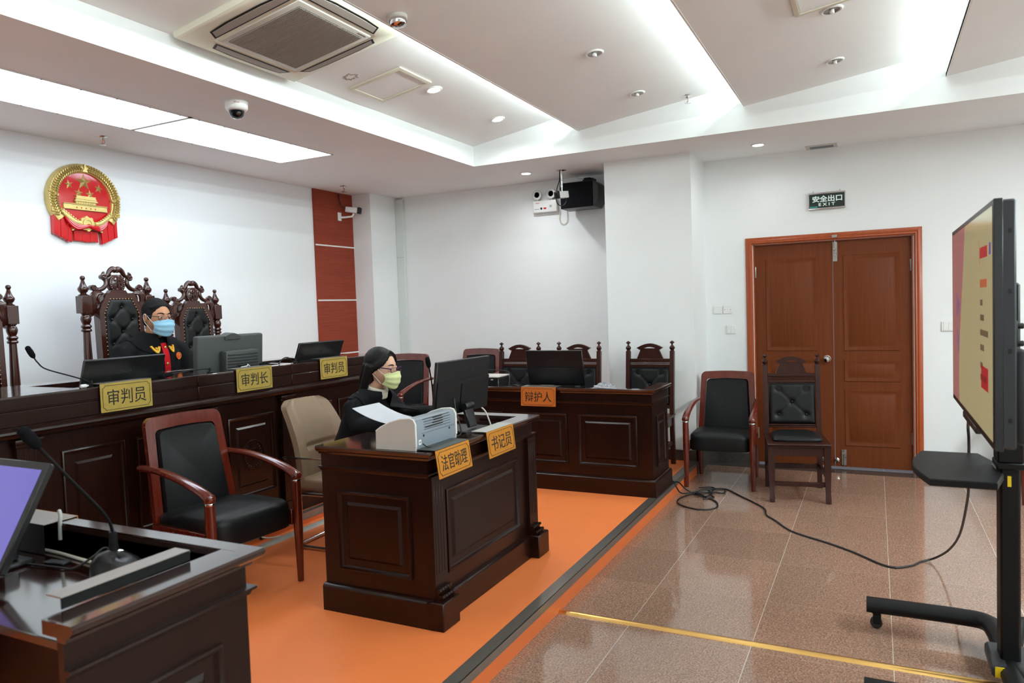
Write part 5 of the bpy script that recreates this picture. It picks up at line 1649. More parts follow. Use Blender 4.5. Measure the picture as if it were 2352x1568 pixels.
t = thing('emergency_light', 'white emergency light box with two round lamp heads on the wall', 'emergency light', (XF, 3.035, 2.555), -pi / 2)
MB().box(-0.135, 0.135, -0.055, 0.0, -0.062, 0.062, 0.010, seg=3).build('housing', M['white_plastic'], t)
for x in (-0.085, 0.072):
    hd = MB().lathe([(0.030, 0.0), (0.048, -0.030), (0.052, -0.040), (0.052, -0.048)], 22, (x, -0.005, 0.123), axis='y').build('lamp_head', M['light_gray'], t)
    MB().lathe([(0.049, -0.047), (0.030, -0.049), (0.015, -0.036), (0.001, -0.036)], 22, (x, -0.006, 0.123), axis='y').build('reflector', M['lamp_bowl'], hd)
    MB().box(x - 0.010, x + 0.010, -0.040, -0.012, 0.060, 0.082, 0.003).build('bracket', M['ivory'], t)
lettering('logo', 'maxon', 0.042, 0.009, M['red_txt'], t, TR(-0.078, -0.0555, 0.036) @ FRONT, 0.0008)
MB().box(-0.012, 0.018, -0.0562, -0.0545, -0.030, -0.012).build('sticker', M['red_txt'], t)
MB().lathe([(0.012, 0), (0.012, -0.0012), (0.007, -0.0012), (0.007, -0.0002)], 16, (-0.038, -0.0552, -0.021), axis='y').build('seal', M['tv_gray'], t)
MB().box(-0.115, -0.06, -0.0560, -0.0545, -0.027, -0.022).build('marking', M['mid_gray'], t)
MB().box(0.052, 0.082, -0.0562, -0.0545, -0.018, 0.010, 0.001).build('test_panel', M['light_gray'], t)
MB().lathe([(0.006, 0), (0.006, -0.002), (0.001, -0.0022)], 12, (0.067, -0.0556, -0.004), axis='y').build('button', M['teal'], t)
cd = MB()
for dx in (0.0, 0.008):
    cd.tube(bez([(0.136, -0.015, -0.02), (0.150 + dx * 0.3, -0.012, -0.06), (0.140 + dx, -0.008, -0.13), (0.155 + dx * 0.5, -0.008, -0.185 + dx), (0.195, -0.008, -0.200 + dx), (0.232 - dx, -0.008, -0.165), (0.236 - dx, -0.008, -0.10), (0.222, -0.008, -0.03), (0.222, -0.006, 0.01)], 6), 0.0024, 6)
cd.build('cord', M['cable_w'], t)
MB().box(0.195, 0.250, -0.010, 0.0, 0.0, 0.045, 0.003).build('junction_box', M['white_plastic'], t)

t = thing('exit_sign', 'dark green exit sign with pale lettering above the brown doors', 'exit sign', (XF, 0.367, 2.365), -pi / 2)
MB().box(-0.150, 0.150, -0.028, 0.0, -0.074, 0.070, 0.004).build('housing', M['light_gray'], t)
MB().box(-0.142, 0.142, -0.030, -0.027, -0.060, 0.056).build('face', M['exit_bg'], t)
for z in (0.064, -0.068):
    MB().box(-0.150, 0.150, -0.033, -0.026, z - 0.007, z + 0.007, 0.003).build('edge_rail', M['chrome'], t)
lettering('lettering', '安全出口', 0.240, 0.056, M['exit_txt'], t, TR(0.003, -0.0305, 0.015) @ FRONT, 0.0008, 0.03)
lettering('lettering', 'E X I T', 0.132, 0.026, M['exit_txt'], t, TR(0.0, -0.0305, -0.034) @ FRONT, 0.0008, 0.03)
MB().box(-0.138, -0.075, -0.0308, -0.0295, -0.058, -0.047).build('sticker', M['teal'], t)
for x in (-0.11, 0.105):
    MB().tube([(x, -0.012, 0.068), (x, -0.012, 0.082), (x + 0.004, -0.012, 0.086)], 0.004, 6).build('hanger', M['chrome'], t)


def wall_plate(y, z, wd, h, label, keys):
    t = thing('wall_plate', label, 'switch plate', (XF, y, z), -pi / 2, 'white wall plates')
    MB().box(-wd / 2, wd / 2, -0.009, 0.0, -h / 2, h / 2, 0.003).build('plate', M['white_plastic'], t)
    for k in range(keys):
        a = wd * 0.82 / keys
        MB().box(-wd * 0.41 + a * k + 0.001, -wd * 0.41 + a * (k + 1) - 0.001, -0.0115, -0.008, -h * 0.40, h * 0.40, 0.0015).build('rocker', M['white_plastic'], t)
    if not keys:
        for s in (-1, 1):
            MB().lathe([(0.003, 0), (0.003, -0.001), (0.001, -0.001)], 8, (s * wd * 0.3, -0.009, 0), axis='y').build('screw', M['slot'], t)
wall_plate(1.321, 1.437, 0.084, 0.076, 'blank white wall plate nearest the pillar, upper left of the three', 1)
wall_plate(1.230, 1.437, 0.084, 0.076, 'white wall plate with two screw holes left of the doors', 0)
wall_plate(1.204, 1.250, 0.084, 0.080, 'white two-key light switch left of the doors, below the other plates', 2)
wall_plate(-0.560, 1.247, 0.140, 0.082, 'wide white switch plate beside the big screen', 3)
t = thing('cable_trunking', 'tall white cable trunking in the corner of the far wall', 'trunking', (XF - 0.001, 4.862, DZ))
MB().box(-0.034, 0.0, -0.052, 0.052, 0.0, 2.61, 0.003).build('lower_length', mat('pvc_trunking', (216, 222, 218), 0.4), t)
MB().box(-0.036, 0.0, -0.050, 0.050, 1.95, 1.953).build('joint', M['grille'], t)

# ------------------------------------------------------------------ big screen on a trolley
tv = thing('screen_trolley', 'large flat display on a black wheeled stand at the right edge', 'display', (3.262, -0.326, 0.0))
SX = 0.648
S0, S1 = 1.042, 1.794
MB().box(-SX, SX, -0.052, 0.0, S0, S1, 0.006).build('casing', M['tv_gray'], tv)
MB().box(-SX - 0.004, SX + 0.004, -0.018, 0.006, S0 - 0.006, S1 + 0.004, 0.002).build('bezel', M['black_plastic'], tv)
MB().box(-0.20, 0.22, -0.012, 0.008, S0 - 0.030, S0 - 0.004, 0.003).build('sensor_bar', M['black_plastic'], tv)
sc = MB().box(-SX + 0.014, SX - 0.014, 0.0045, 0.0072, S0 + 0.016, S1 - 0.014).build('screen', M['tv_screen'] if 'tv_screen' in M else M['screen_off'], tv)
MB().box(-SX + 0.03, SX - 0.06, -0.095, -0.050, S0 + 0.006, S0 + 0.30, 0.02, seg=2).build('rear_housing', M['tv_gray'], tv)
for z in (1.13, 1.34, 1.52, 1.70):
    MB().box(-SX - 0.0008, -SX + 0.006, -0.040, -0.030, z - 0.007, z + 0.007).build('side_slot', M['slot'], tv)
# picture: a flat web page seen at a grazing angle
def pic(name, rgb, x0, x1, z0, z1, k, e=0.5):
    MB().box(x0, x1, 0.0072, 0.0074 + 0.0002 * k, z0, z1).build(name, mat('screen_' + name, rgb, 0.15, emit=e, var=-1), sc)
SE = 0.22
pic('page', (206, 206, 160), -SX + 0.016, SX - 0.016, S0 + 0.018, S1 - 0.016, 0, SE)
wv = [(SX - 0.016, S0 + 0.018)] + [(SX - 0.42 + 0.05 * sin(3.0 * k / 16 + 1.2) * 2.6, S0 + 0.018 + (S1 - S0 - 0.034) * k / 16) for k in range(17)] + [(SX - 0.016, S1 - 0.016)]
MB().prism(wv, 0.0074, 0.0077, 'xz').build('pink_area', mat('screen_pink', (196, 140, 140), 0.15, emit=SE, var=-1), sc)
RT, BT, DKT = mat('screen_red', (206, 40, 60), 0.15, emit=SE, var=-1), mat('screen_blue', (110, 90, 190), 0.15, emit=SE, var=-1), mat('screen_text', (110, 100, 80), 0.15, emit=SE * 0.6, var=-1)
def bits(name, m, items, sub=None):
    b = MB()
    for (x0, x1, z0, z1) in items:
        b.box(x0, x1, 0.0074, 0.0079, z0, z1)
    return b.build(name, m, sc)
bits('red_button', RT, [(-0.535, -0.365, 1.20, 1.275)])
bits('heading_marks', RT, [(-0.375 - 0.036 * k, -0.345 - 0.036 * k, 1.632, 1.668) for k in range(5)] + [(-0.335, -0.330, 1.61, 1.69)])
bits('blue_dot', BT, [(-0.60, -0.565, 1.635, 1.672)])
bits('subheading_marks', mat('screen_orange', (216, 110, 70), 0.15, emit=SE, var=-1), [(-0.372 - 0.034 * k, -0.345 - 0.034 * k, 1.535, 1.562) for k in range(5)])
lines = []
for z, n in ((1.475, 2), (1.425, 3), (1.375, 6), (1.325, 3), (1.265, 2), (1.225, 5)):
    lines += [(-0.372 - 0.032 * k, -0.348 - 0.032 * k, z, z + 0.020) for k in range(n)]
bits('text_lines', DKT, lines)
bits('illustration', BT, [(0.42, 0.44, 1.42, 1.52), (0.36, 0.385, 1.43, 1.50), (0.33, 0.35, 1.46, 1.49), (0.40, 0.42, 1.30, 1.37), (0.365, 0.385, 1.27, 1.335)])
# stand
MB().box(-0.050, 0.050, -0.150, -0.085, 0.10, 1.55, 0.008).build('pole', M['matte_black'], tv)
MB().box(-0.062, 0.062, -0.162, -0.073, 0.86, 0.885, 0.004).box(-0.058, 0.058, -0.158, -0.077, 0.885, 1.02, 0.004).build('collar', M['matte_black'], tv)
for x in (-0.25, 0.25):
    MB().box(x - 0.03, x + 0.03, -0.085, -0.052, 1.06, 1.78, 0.004).box(x - 0.036, x + 0.036, -0.102, -0.052, 1.735, 1.755, 0.003).build('mount_rail', M['matte_black'], tv)
MB().box(-0.30, 0.30, -0.105, -0.085, 1.30, 1.42, 0.003).build('mount_bar', M['matte_black'], tv)
for z in (1.34, 1.40):
    MB().lathe([(0.008, 0), (0.010, -0.004), (0.010, -0.022), (0.004, -0.026)], 12, (-0.26, -0.104, z), axis='y').build('clamp_knob', M['black_plastic'], tv)
sh = [(-0.27, -0.05), (-0.27, 0.10)] + [(-0.27 + 0.54 * k / 10, 0.155 + 0.045 * sin(pi * k / 10)) for k in range(11)] + [(0.27, 0.10), (0.27, -0.05), (0.10, -0.09), (0.06, -0.075), (-0.06, -0.075), (-0.10, -0.09)]
MB().prism(sh, 0.855, 0.830, 'xy', inset=0.004).build('shelf', M['matte_black'], tv)
MB().prism([(-0.10, -0.07), (0.10, -0.07), (0.08, 0.06), (-0.08, 0.06)], 0.808, 0.832, 'xy').build('shelf_bracket', M['matte_black'], tv)
for s in (-1, 1):
    x = s * 0.400
    MB().tube(bez([(s * 0.05, -0.118, 0.105), (s * 0.25, -0.118, 0.105), (x - s * 0.03, -0.09, 0.105), (x, 0.02, 0.105), (x, 0.375, 0.105)], 7), (0.034, 0.044), 14, ref=(0, 0, 1)).build('base_leg', M['matte_black'], tv)
    MB().tube([(s * 0.05, -0.118, 0.105), (x, -0.20, 0.105), (x, -0.50, 0.105)], (0.034, 0.044), 12, ref=(0, 0, 1)).build('base_leg', M['matte_black'], tv) if True else None
    for y in (0.335, -0.46):
        cst = MB().lathe([(0.018, 0.0), (0.018, -0.008), (0.010, -0.012)], 12, (x, y, 0.075)).box(x - 0.019, x - 0.013, y - 0.020, y + 0.014, 0.022, 0.068, 0.002).box(x + 0.013, x + 0.019, y - 0.020, y + 0.014, 0.022, 0.068, 0.002)
        cst = cst.build('caster', M['matte_black'], tv)
        MB().lathe([(0.022, -0.012), (0.026, -0.008), (0.026, 0.008), (0.022, 0.012)], 18, (x, y, 0.0265), axis='x').build('wheel', M['black_plastic'], cst)
MB().box(-0.11, 0.11, -0.19, -0.05, 0.085, 0.135, 0.010).build('base_block', M['tv_gray'], tv)
MB().box(-0.0508, -0.0495, -0.120, -0.108, 0.795, 0.835).build('sticker', M['yellow'], tv)
MB().box(-0.112, -0.1095, -0.18, -0.06, 0.09, 0.13).build('warning_label', M['yellow'], tv)

# ------------------------------------------------------------------ cables on the floor
cz = 0.0062
cord('long black power cable running from the big screen across the stone floor', [(3.40, -0.33, 1.012), (3.52, -0.34, 0.86 + 0.10), (3.545, -0.345, 0.90), (3.75, -0.363, 0.686), (3.90, -0.372, 0.561), (4.25, -0.373, 0.305), (4.50, -0.344, 0.14), (4.68, -0.29, 0.03), (4.66, -0.22, cz), (4.563, -0.16, cz), (4.513, -0.051, cz), (4.70, 0.13, cz), (4.83, 0.28, cz), (4.99, 0.497, cz), (5.2, 0.625, cz), (5.32, 0.70, cz), (5.50, 0.745, cz), (5.78, 0.951, cz), (5.95, 1.09, cz), (5.90, 1.17, cz + 0.004), (5.72, 1.16, cz + 0.008), (5.66, 1.13, cz), (5.60, 1.20, cz)], 0.0058, M['cable'])
cord('coiled black cable lying on the stone floor by the platform edge', [(5.45, 1.452, PZ + 0.010), (5.58, 1.415, PZ + 0.010), (5.66, 1.395, PZ - 0.01), (5.70, 1.36, 0.05), (5.72, 1.30, 0.012), (5.66, 1.20, cz), (5.55, 1.09, cz), (5.38, 1.06, cz), (5.30, 1.17, cz), (5.38, 1.32, cz), (5.52, 1.37, cz), (5.68, 1.30, cz + 0.010), (5.78, 1.17, cz + 0.010), (5.80, 1.08, cz + 0.006), (5.90, 1.10, cz + 0.010), (5.86, 1.22, cz + 0.014), (5.74, 1.27, cz + 0.012), (5.64, 1.24, cz + 0.012), (5.66, 1.17, cz + 0.012), (5.78, 1.18, cz + 0.016), (5.80, 1.25, cz + 0.018), (5.70, 1.27, cz + 0.018), (5.63, 1.20, cz + 0.018)], 0.0056, M['cable'], sub=7)
cord('second black cable looped over the platform edge beside the defence desk', [(5.63, 1.47, PZ + 0.0095), (5.60, 1.42, PZ + 0.0095), (5.58, 1.395, PZ - 0.03), (5.62, 1.36, 0.03), (5.74, 1.26, cz + 0.022), (5.84, 1.16, cz + 0.022), (5.90, 1.20, cz + 0.020), (5.84, 1.28, cz + 0.022)], 0.0056, M['cable'])
t = thing('floor_cable_cover', 'grey half-round cable cover along the foot of the judges dais', 'cable cover', (3.40, 3.365, PZ))
MB().prism([(-0.030, 0.0), (-0.020, 0.014), (0.0, 0.018), (0.020, 0.014), (0.030, 0.0)], -0.95, 0.9, 'yz').build('cover', M['cable_g'], t)
MB().lathe([(0.022, 0.0), (0.022, -0.001), (0.002, -0.001)], 16, (-0.075, 0.0945, 0.03), axis='y').build('cable_hole', M['slot'], t)
MB().tube(bez([(-0.075, 0.092, 0.026), (-0.06, 0.06, 0.02), (-0.03, 0.03, 0.018), (0.0, 0.012, 0.018)], 5), 0.006, 7).build('cable', M['cable_w'], t)

# ================================================================== people
def blob(mb, name, m, parent, voxel, smooth=4, jitter=0.0, factor=0.5):
    """union of closed pieces -> one continuous skin"""
    o = mb.build(name, m, parent)
    bake(o, [('REMESH', dict(mode='VOXEL', voxel_size=voxel)), ('SMOOTH', dict(iterations=smooth, factor=factor))])
    if not o.data.materials:
        o.data.materials.append(m)
    if jitter:
        nrm = [v.normal.copy() for v in o.data.vertices]
        for v, n_ in zip(o.data.vertices, nrm):
            v.co += n_ * random.uniform(-jitter, jitter)
    return o


def add_head(mb, c, T, female=False):
    k = 0.95 if female else 1.0
    W = T @ Matrix.Scale(k, 4)
    rx, ry, rz = 0.073, 0.096, 0.118
    def f(u, v):
        a, b = 2 * pi * u, -pi / 2 + pi * v
        dx, dy, dz = cos(b) * cos(a), cos(b) * sin(a), sin(b)
        x, y, z = rx * dx, ry * dy, rz * dz
        if z < -0.01:
            q = min(1, (-0.01 - z) / 0.105)
            x *= 1 - 0.34 * q ** 1.4
            y *= (1 - 0.40 * q) if dy > 0 else (1 - 0.06 * q)
        if dy < 0:
            y *= 0.97
            for s in (-1, 1):
                y += 0.009 * math.exp(-(((x - s * 0.031) / 0.016) ** 2 + ((z - 0.016) / 0.013) ** 2))
            y -= 0.005 * math.exp(-((x / 0.05) ** 2 + ((z - 0.040) / 0.010) ** 2))
            for s in (-1, 1):
                y -= 0.004 * math.exp(-(((x - s * 0.042) / 0.018) ** 2 + ((z + 0.022) / 0.018) ** 2))
        return (x, y, z)
    k0 = len(mb.v)
    g = MB().grid(f, 56, 40, True)
    mb.add(g.v, g.f, W)
    for (path, r) in (([(0, -0.088, 0.024), (0, -0.098, 0.006), (0, -0.110, -0.018), (0, -0.106, -0.030), (0, -0.094, -0.034)], [0.0085, 0.010, 0.0125, 0.013, 0.010]),
                      ([(-0.026, -0.082, -0.058), (-0.012, -0.093, -0.055), (0, -0.095, -0.056), (0.012, -0.093, -0.055), (0.026, -0.082, -0.058)], [0.004, 0.006, 0.006, 0.006, 0.004]),
                      ([(-0.022, -0.082, -0.063), (-0.010, -0.091, -0.065), (0.010, -0.091, -0.065), (0.022, -0.082, -0.063)], [0.004, 0.007, 0.007, 0.004])):
        q = MB().tube(path, r, 10)
        mb.add(q.v, q.f, W)
    for (c_, r) in (((0, -0.078, -0.096), (0.024, 0.018, 0.018)), ((0.011, -0.098, -0.030), (0.008, 0.009, 0.007)), ((-0.011, -0.098, -0.030), (0.008, 0.009, 0.007))):
        mb.ell(c_, r, 12, 8, W)
    for s in (-1, 1):
        E_ = W @ TR(s * 0.077, 0.010, -0.004) @ RZ(s * 0.45) @ RX(0.12)
        q = MB().ell((0, 0, 0), (0.0075, 0.018, 0.031), 12, 10)
        mb.add(q.v, q.f, E_)
        q = MB().tube([(0.003 * s, -0.004, -0.026), (0.005 * s, 0.014, -0.014), (0.006 * s, 0.019, 0.006), (0.006 * s, 0.012, 0.024), (0.004 * s, -0.004, 0.030), (0.003 * s, -0.014, 0.018)], 0.005, 6)
        mb.add(q.v, q.f, E_)
        # lids
        mb.ell((s * 0.031, -0.0795, 0.0225), (0.0165, 0.0105, 0.0075), 12, 8, W)
        mb.ell((s * 0.031, -0.0795, 0.0065), (0.0150, 0.0095, 0.0045), 12, 8, W)
    return mb


def face_details(parent, T, k, hair, frame_m, mask_m, thick, rim=(0.051, 0.030)):
    W = T @ Matrix.Scale(k, 4)
    for s in (-1, 1):
        ey = MB().ell((s * 0.031, -0.0765, 0.0150), (0.0125, 0.0115, 0.0105), 16, 12, W).build('eye', M['eye_white'], parent)
        MB().ell((s * 0.031 + 0.002, -0.0855, 0.0125), (0.0060, 0.0030, 0.0055), 12, 8, W).build('iris', M['iris'], ey)
        eb = MB().tube([(s * 0.014, -0.0945, 0.037), (s * 0.028, -0.0945, 0.0425), (s * 0.042, -0.0885, 0.042), (s * 0.054, -0.077, 0.037)], [(0.0032, 0.0018), (0.0040, 0.0022), (0.0035, 0.002), (0.0016, 0.0012)], 7, T=W)
        eb.build('eyebrow', hair, parent)
    # mask
    def mk(off):
        def f(u, v):
            th = radians(-76 + 152 * u)
            e = abs(2 * u - 1)
            zt = 0.002 - 0.020 * e ** 2 + 0.004 * math.exp(-(e / 0.15) ** 2)
            zb = -0.112 + 0.030 * e ** 2
            z = zb + (zt - zb) * v
            yc = -0.086 - 0.047 * sin(pi * (0.12 + 0.70 * v)) ** 0.62
            a = 0.067 + 0.012 * v
            x = a * sin(th)
            y = yc + 0.074 * (1 - cos(th)) * (1.05 - 0.1 * v)
            d = 0.0016 * sin(v * 6.2 * pi + 0.6) * (1 - e ** 4) + off
            return (x + d * sin(th), y - d * cos(th), z)
        return f
    m_ = MB().grid(mk(0.0015), 41, 36)
    k0 = len(m_.v)
    m_.grid(mk(0.0), 41, 36)
    NU, NV = 41, 36
    for i in range(NU - 1):
        m_.f.append((i, k0 + i, k0 + i + 1, i + 1)); j = (NV - 1) * NU
        m_.f.append((j + i, j + i + 1, k0 + j + i + 1, k0 + j + i))
    for j in range(NV - 1):
        m_.f.append((j * NU, (j + 1) * NU, k0 + (j + 1) * NU, k0 + j * NU)); q = NU - 1
        m_.f.append((j * NU + q, k0 + j * NU + q, k0 + (j + 1) * NU + q, (j + 1) * NU + q))
    m_.v = [tuple(W @ Vector(p)) for p in m_.v]
    mo = m_.build('face_mask', mask_m, parent, sharp=60)
    for s in (-1, 1):
        xs, ys = s * 0.0735, -0.055
        MB().tube(bez([(s * 0.0755, -0.063, -0.018), (s * 0.078, -0.035, -0.002), (s * 0.080, -0.004, 0.020), (s * 0.083, 0.016, 0.026), (s * 0.084, 0.024, 0.006), (s * 0.081, 0.014, -0.026), (s * 0.076, -0.012, -0.048), (s * 0.068, -0.048, -0.080)], 5), 0.0017, 6, T=W).build('ear_loop', M['white_plastic'], mo)
    # spectacles
    gl = MB()
    for s in (-1, 1):
        pts = []
        for (x, z) in rrect(rim[0], rim[1], 0.009, 4, s * 0.034, 0.013):
            pts.append((x, -0.112 + 0.16 * max(0, abs(x) - 0.02) ** 1.35 * 3.2, z))
        gl.tube(pts, thick, 6, closed=True)
        gl.tube(bez([(s * 0.0590, -0.1035, 0.020), (s * 0.070, -0.092, 0.021), (s * 0.078, -0.05, 0.020), (s * 0.083, 0.008, 0.017), (s * 0.083, 0.030, 0.002)], 5), (thick * 1.6, thick * 0.8), 6, ref=(0, 0, 1))
    gl.tube([(-0.010, -0.1135, 0.017), (0, -0.1155, 0.020), (0.010, -0.1135, 0.017)], thick, 6)
    gl.v = [tuple(W @ Vector(p)) for p in gl.v]
    go = gl.build('spectacles', frame_m, parent)
    for s in (-1, 1):
        ln = MB().add([(x, -0.112 + 0.16 * max(0, abs(x) - 0.02) ** 1.35 * 3.2 + dy, z) for dy in (0, 0.0012) for (x, z) in rrect(rim[0], rim[1], 0.009, 4, s * 0.034, 0.013)],
                      [tuple(range(20)), tuple(range(39, 19, -1))] if False else [])
        n = len(ln.v) // 2
        ln.f = [tuple(range(n)), tuple(range(2 * n - 1, n - 1, -1))] + [(i, n + i, n + (i + 1) % n, (i + 1) % n) for i in range(n)]
        ln.v = [tuple(W @ Vector(p)) for p in ln.v]
        ln.build('lens', M['glass'], go)


def add_hand(mb, wrist, fwd, up, side, k=1.0, curl=0.35):
    """palm, four unequal fingers and a thumb; side = +1 thumb towards +right of fwd x up"""
    f = Vector(fwd).normalized(); u = Vector(up); u = (u - f * u.dot(f)).normalized(); r = f.cross(u) * side
    w = Vector(wrist)
    P = lambda a, b, c: w + f * (a * k) + r * (b * k) + u * (c * k)
    mb.tube([P(-0.03, 0, 0), P(0.0, 0, 0), P(0.03, 0, 0.002), P(0.065, -0.002, 0.004), P(0.092, -0.003, 0.002)], [(0.021, 0.026), (0.017, 0.027), (0.016, 0.036), (0.0145, 0.040), (0.011, 0.039)], 12, ref=u)
    for (b, L) in ((0.031, 0.068), (0.0105, 0.076), (-0.0105, 0.071), (-0.031, 0.056)):
        p0 = P(0.080, b, 0.003)
        pts, a, q = [p0], 0.12, p0.copy()
        for seg in (0.45, 0.30, 0.25):
            q = q + (f * cos(a) - u * sin(a)) * (L * seg * k) + r * (b * 0.06)
            pts.append(q.copy())
            a += curl
        mb.tube(pts, [0.0095 * k, 0.0088 * k, 0.0080 * k, 0.0066 * k], 9)
    mb.tube([P(0.018, 0.022, -0.002), P(0.046, 0.046, -0.008), P(0.072, 0.056, -0.014), P(0.094, 0.056, -0.020)], [0.0135 * k, 0.0115 * k, 0.0098 * k, 0.0075 * k], 9)


def ribbon(bvh, pts, wd, off, name, m, parent, axis=(1, 0, 0)):
    """flat cloth strip laid on a garment: pts are (x, z) seen from the front"""
    L, R = [], []
    for i, (x, z) in enumerate(pts):
        a, b = pts[max(i - 1, 0)], pts[min(i + 1, len(pts) - 1)]
        d = Vector((b[0] - a[0], b[1] - a[1])); d = d.normalized() if d.length else Vector((0, -1))
        n = Vector((-d.y, d.x)) * (wd / 2)
        for arr, s in ((L, 1), (R, -1)):
            px_, pz_ = x + n.x * s, z + n.y * s
            h = bvh.ray_cast(Vector((px_, -2, pz_)), Vector((0, 1, 0)))
            arr.append(Vector((px_, (h[0].y if h[0] else 0) - off, pz_)))
    n = len(L)
    vs = L + R + [p + Vector((0, off * 0.8, 0)) for p in L + R]
    fs = []
    for i in range(n - 1):
        fs += [(i, n + i, n + i + 1, i + 1), (2 * n + i, 2 * n + i + 1, 3 * n + i + 1, 3 * n + i), (i, i + 1, 2 * n + i + 1, 2 * n + i), (n + i, 3 * n + i, 3 * n + i + 1, n + i + 1)]
    fs += [(0, 2 * n, 3 * n, n), (n - 1, 2 * n - 1, 4 * n - 1, 3 * n - 1)]
    return MB().add(vs, fs).build(name, m, parent, sharp=60)


def bvh_of(o):
    me = o.data
    return BVHTree.FromPolygons([v.co[:] for v in me.vertices], [p.vertices[:] for p in me.polygons])


def front_point(bvh, x, z, off=0.0):
    h = bvh.ray_cast(Vector((x, -2, z)), Vector((0, 1, 0)))
    return (Vector((x, h[0].y - off, z)), h[1]) if h[0] else (Vector((x, 0, z)), Vector((0, -1, 0)))


def collar(bvh, c, rin, rout, zin, a0, a1, tip, name, m, parent, th=0.006, n=40, drop=0.05):
    """turned-down collar: from the neck outwards, resting on the garment; angles from the front"""
    top, bot = [], []
    rows = 7
    G = []
    for i in range(n + 1):
        u = i / n
        a = radians(a0 + (a1 - a0) * u)
        e = abs(2 * u - 1)
        row = []
        for j in range(rows):
            v = j / (rows - 1)
            r = rin + (rout * (1 + tip * e ** 6) - rin) * v
            x = c[0] + r * sin(a) * 1.06
            y = c[1] - r * cos(a) * (0.95 if cos(a) > 0 else 0.85)
            z = zin + 0.012 * sin(pi * min(1, v * 2.2)) - (0.02 * (cos(a) > 0) * cos(a)) * (1 - v)
            p = Vector((x, y, z - v * drop - (0.055 * max(0, cos(a)) * v)))
            if v > 0.25:
                h = bvh.find_nearest(p)
                q = h[0] + h[1] * (th * 1.3)
                w_ = min(1, (v - 0.25) / 0.4)
                p = p * (1 - w_) + q * w_
            row.append(p)
        G.append(row)
    mb = MB()
    vs = [p for row in G for p in row]
    k = len(vs)
    vs2 = [p - Vector((0, 0, th)) for p in vs]
    fs = []
    for i in range(n):
        for j in range(rows - 1):
            q = (i * rows + j, (i + 1) * rows + j, (i + 1) * rows + j + 1, i * rows + j + 1)
            fs.append(q); fs.append(tuple(k + t for t in q[::-1]))
        fs.append((i * rows, k + i * rows, k + (i + 1) * rows, (i + 1) * rows))
        e = rows - 1
        fs.append((i * rows + e, (i + 1) * rows + e, k + (i + 1) * rows + e, k + i * rows + e))
    for i in (0, n):
        for j in range(rows - 1):
            q = (i * rows + j, i * rows + j + 1, k + i * rows + j + 1, k + i * rows + j)
            fs.append(q)
    mb.add(vs + vs2, fs)
    return mb.build(name, m, parent, sharp=60)


# ------------------------------------------------------------------ the man in the robe
man = thing('person', 'seated man in a black robe with red placket, glasses and pale blue face mask', 'person', (3.345, 4.470, 0.32))
HT = TR(-0.012, -0.150, 1.215) @ RX(radians(8)) @ RZ(radians(-4))
b = MB()
add_head(b, None, HT)
b.tube([(0, -0.060, 1.04), (-0.004, -0.085, 1.08), (-0.010, -0.115, 1.13), (-0.011, -0.120, 1.18)], [0.062, 0.055, 0.054, 0.050], 18)
b.tube([(0, 0.03, 0.50), (0, 0.02, 0.60), (0, 0.0, 0.74), (0, -0.035, 0.88), (0, -0.055, 0.97), (0, -0.060, 1.03), (0, -0.066, 1.06)], [(0.12, 0.165), (0.125, 0.165), (0.115, 0.150), (0.120, 0.165), (0.095, 0.165), (0.070, 0.110), (0.055, 0.06)], 24, ref=(0, 1, 0))
for s in (-1, 1):
    b.tube([(s * 0.15, -0.055, 0.985), (s * 0.195, -0.055, 0.965), (s * 0.235, -0.070, 0.84), (s * 0.265, -0.085, 0.735), (s * 0.205, -0.21, 0.675), (s * 0.150, -0.31, 0.640)], [0.055, 0.054, 0.047, 0.042, 0.038, 0.028], 14)
    add_hand(b, (s * 0.150, -0.31, 0.640), (-s * 0.35, -1, -0.18), (0, -0.15, 1), s)
    b.tube([(s * 0.085, 0.03, 0.555), (s * 0.10, -0.18, 0.565), (s * 0.115, -0.40, 0.560), (s * 0.115, -0.44, 0.50), (s * 0.11, -0.425, 0.28), (s * 0.11, -0.42, 0.09)], [0.085, 0.080, 0.062, 0.058, 0.054, 0.040], 16)
    b.tube([(s * 0.11, -0.40, 0.05), (s * 0.112, -0.48, 0.045), (s * 0.118, -0.60, 0.030)], [(0.040, 0.038), (0.036, 0.042), (0.020, 0.036)], 12)
blob(b, 'body', M['skin_m'], man, 0.0052, 3)
# robe
g = MB()
g.tube([(0, 0.03, 0.50), (0, 0.02, 0.62), (0, -0.01, 0.76), (0, -0.045, 0.90), (0, -0.062, 0.985), (0, -0.066, 1.050), (0, -0.080, 1.105)], [(0.165, 0.220), (0.160, 0.215), (0.150, 0.200), (0.145, 0.205), (0.122, 0.205), (0.100, 0.150), (0.074, 0.082)], 28, ref=(0, 1, 0))
for s in (-1, 1):
    g.tube([(s * 0.10, -0.062, 1.025), (s * 0.200, -0.058, 0.985), (s * 0.245, -0.070, 0.86), (s * 0.280, -0.085, 0.73), (s * 0.225, -0.20, 0.685), (s * 0.165, -0.29, 0.655)], [0.072, 0.080, 0.080, 0.076, 0.072, 0.070], 18)
    g.tube([(s * 0.09, 0.05, 0.555), (s * 0.105, -0.18, 0.570), (s * 0.12, -0.42, 0.565), (s * 0.12, -0.46, 0.48), (s * 0.12, -0.45, 0.25)], [0.115, 0.110, 0.090, 0.085, 0.080], 16)
robe = blob(g, 'robe', M['robe'], man, 0.009, 6)
rb = bvh_of(robe)
MBs = MB()
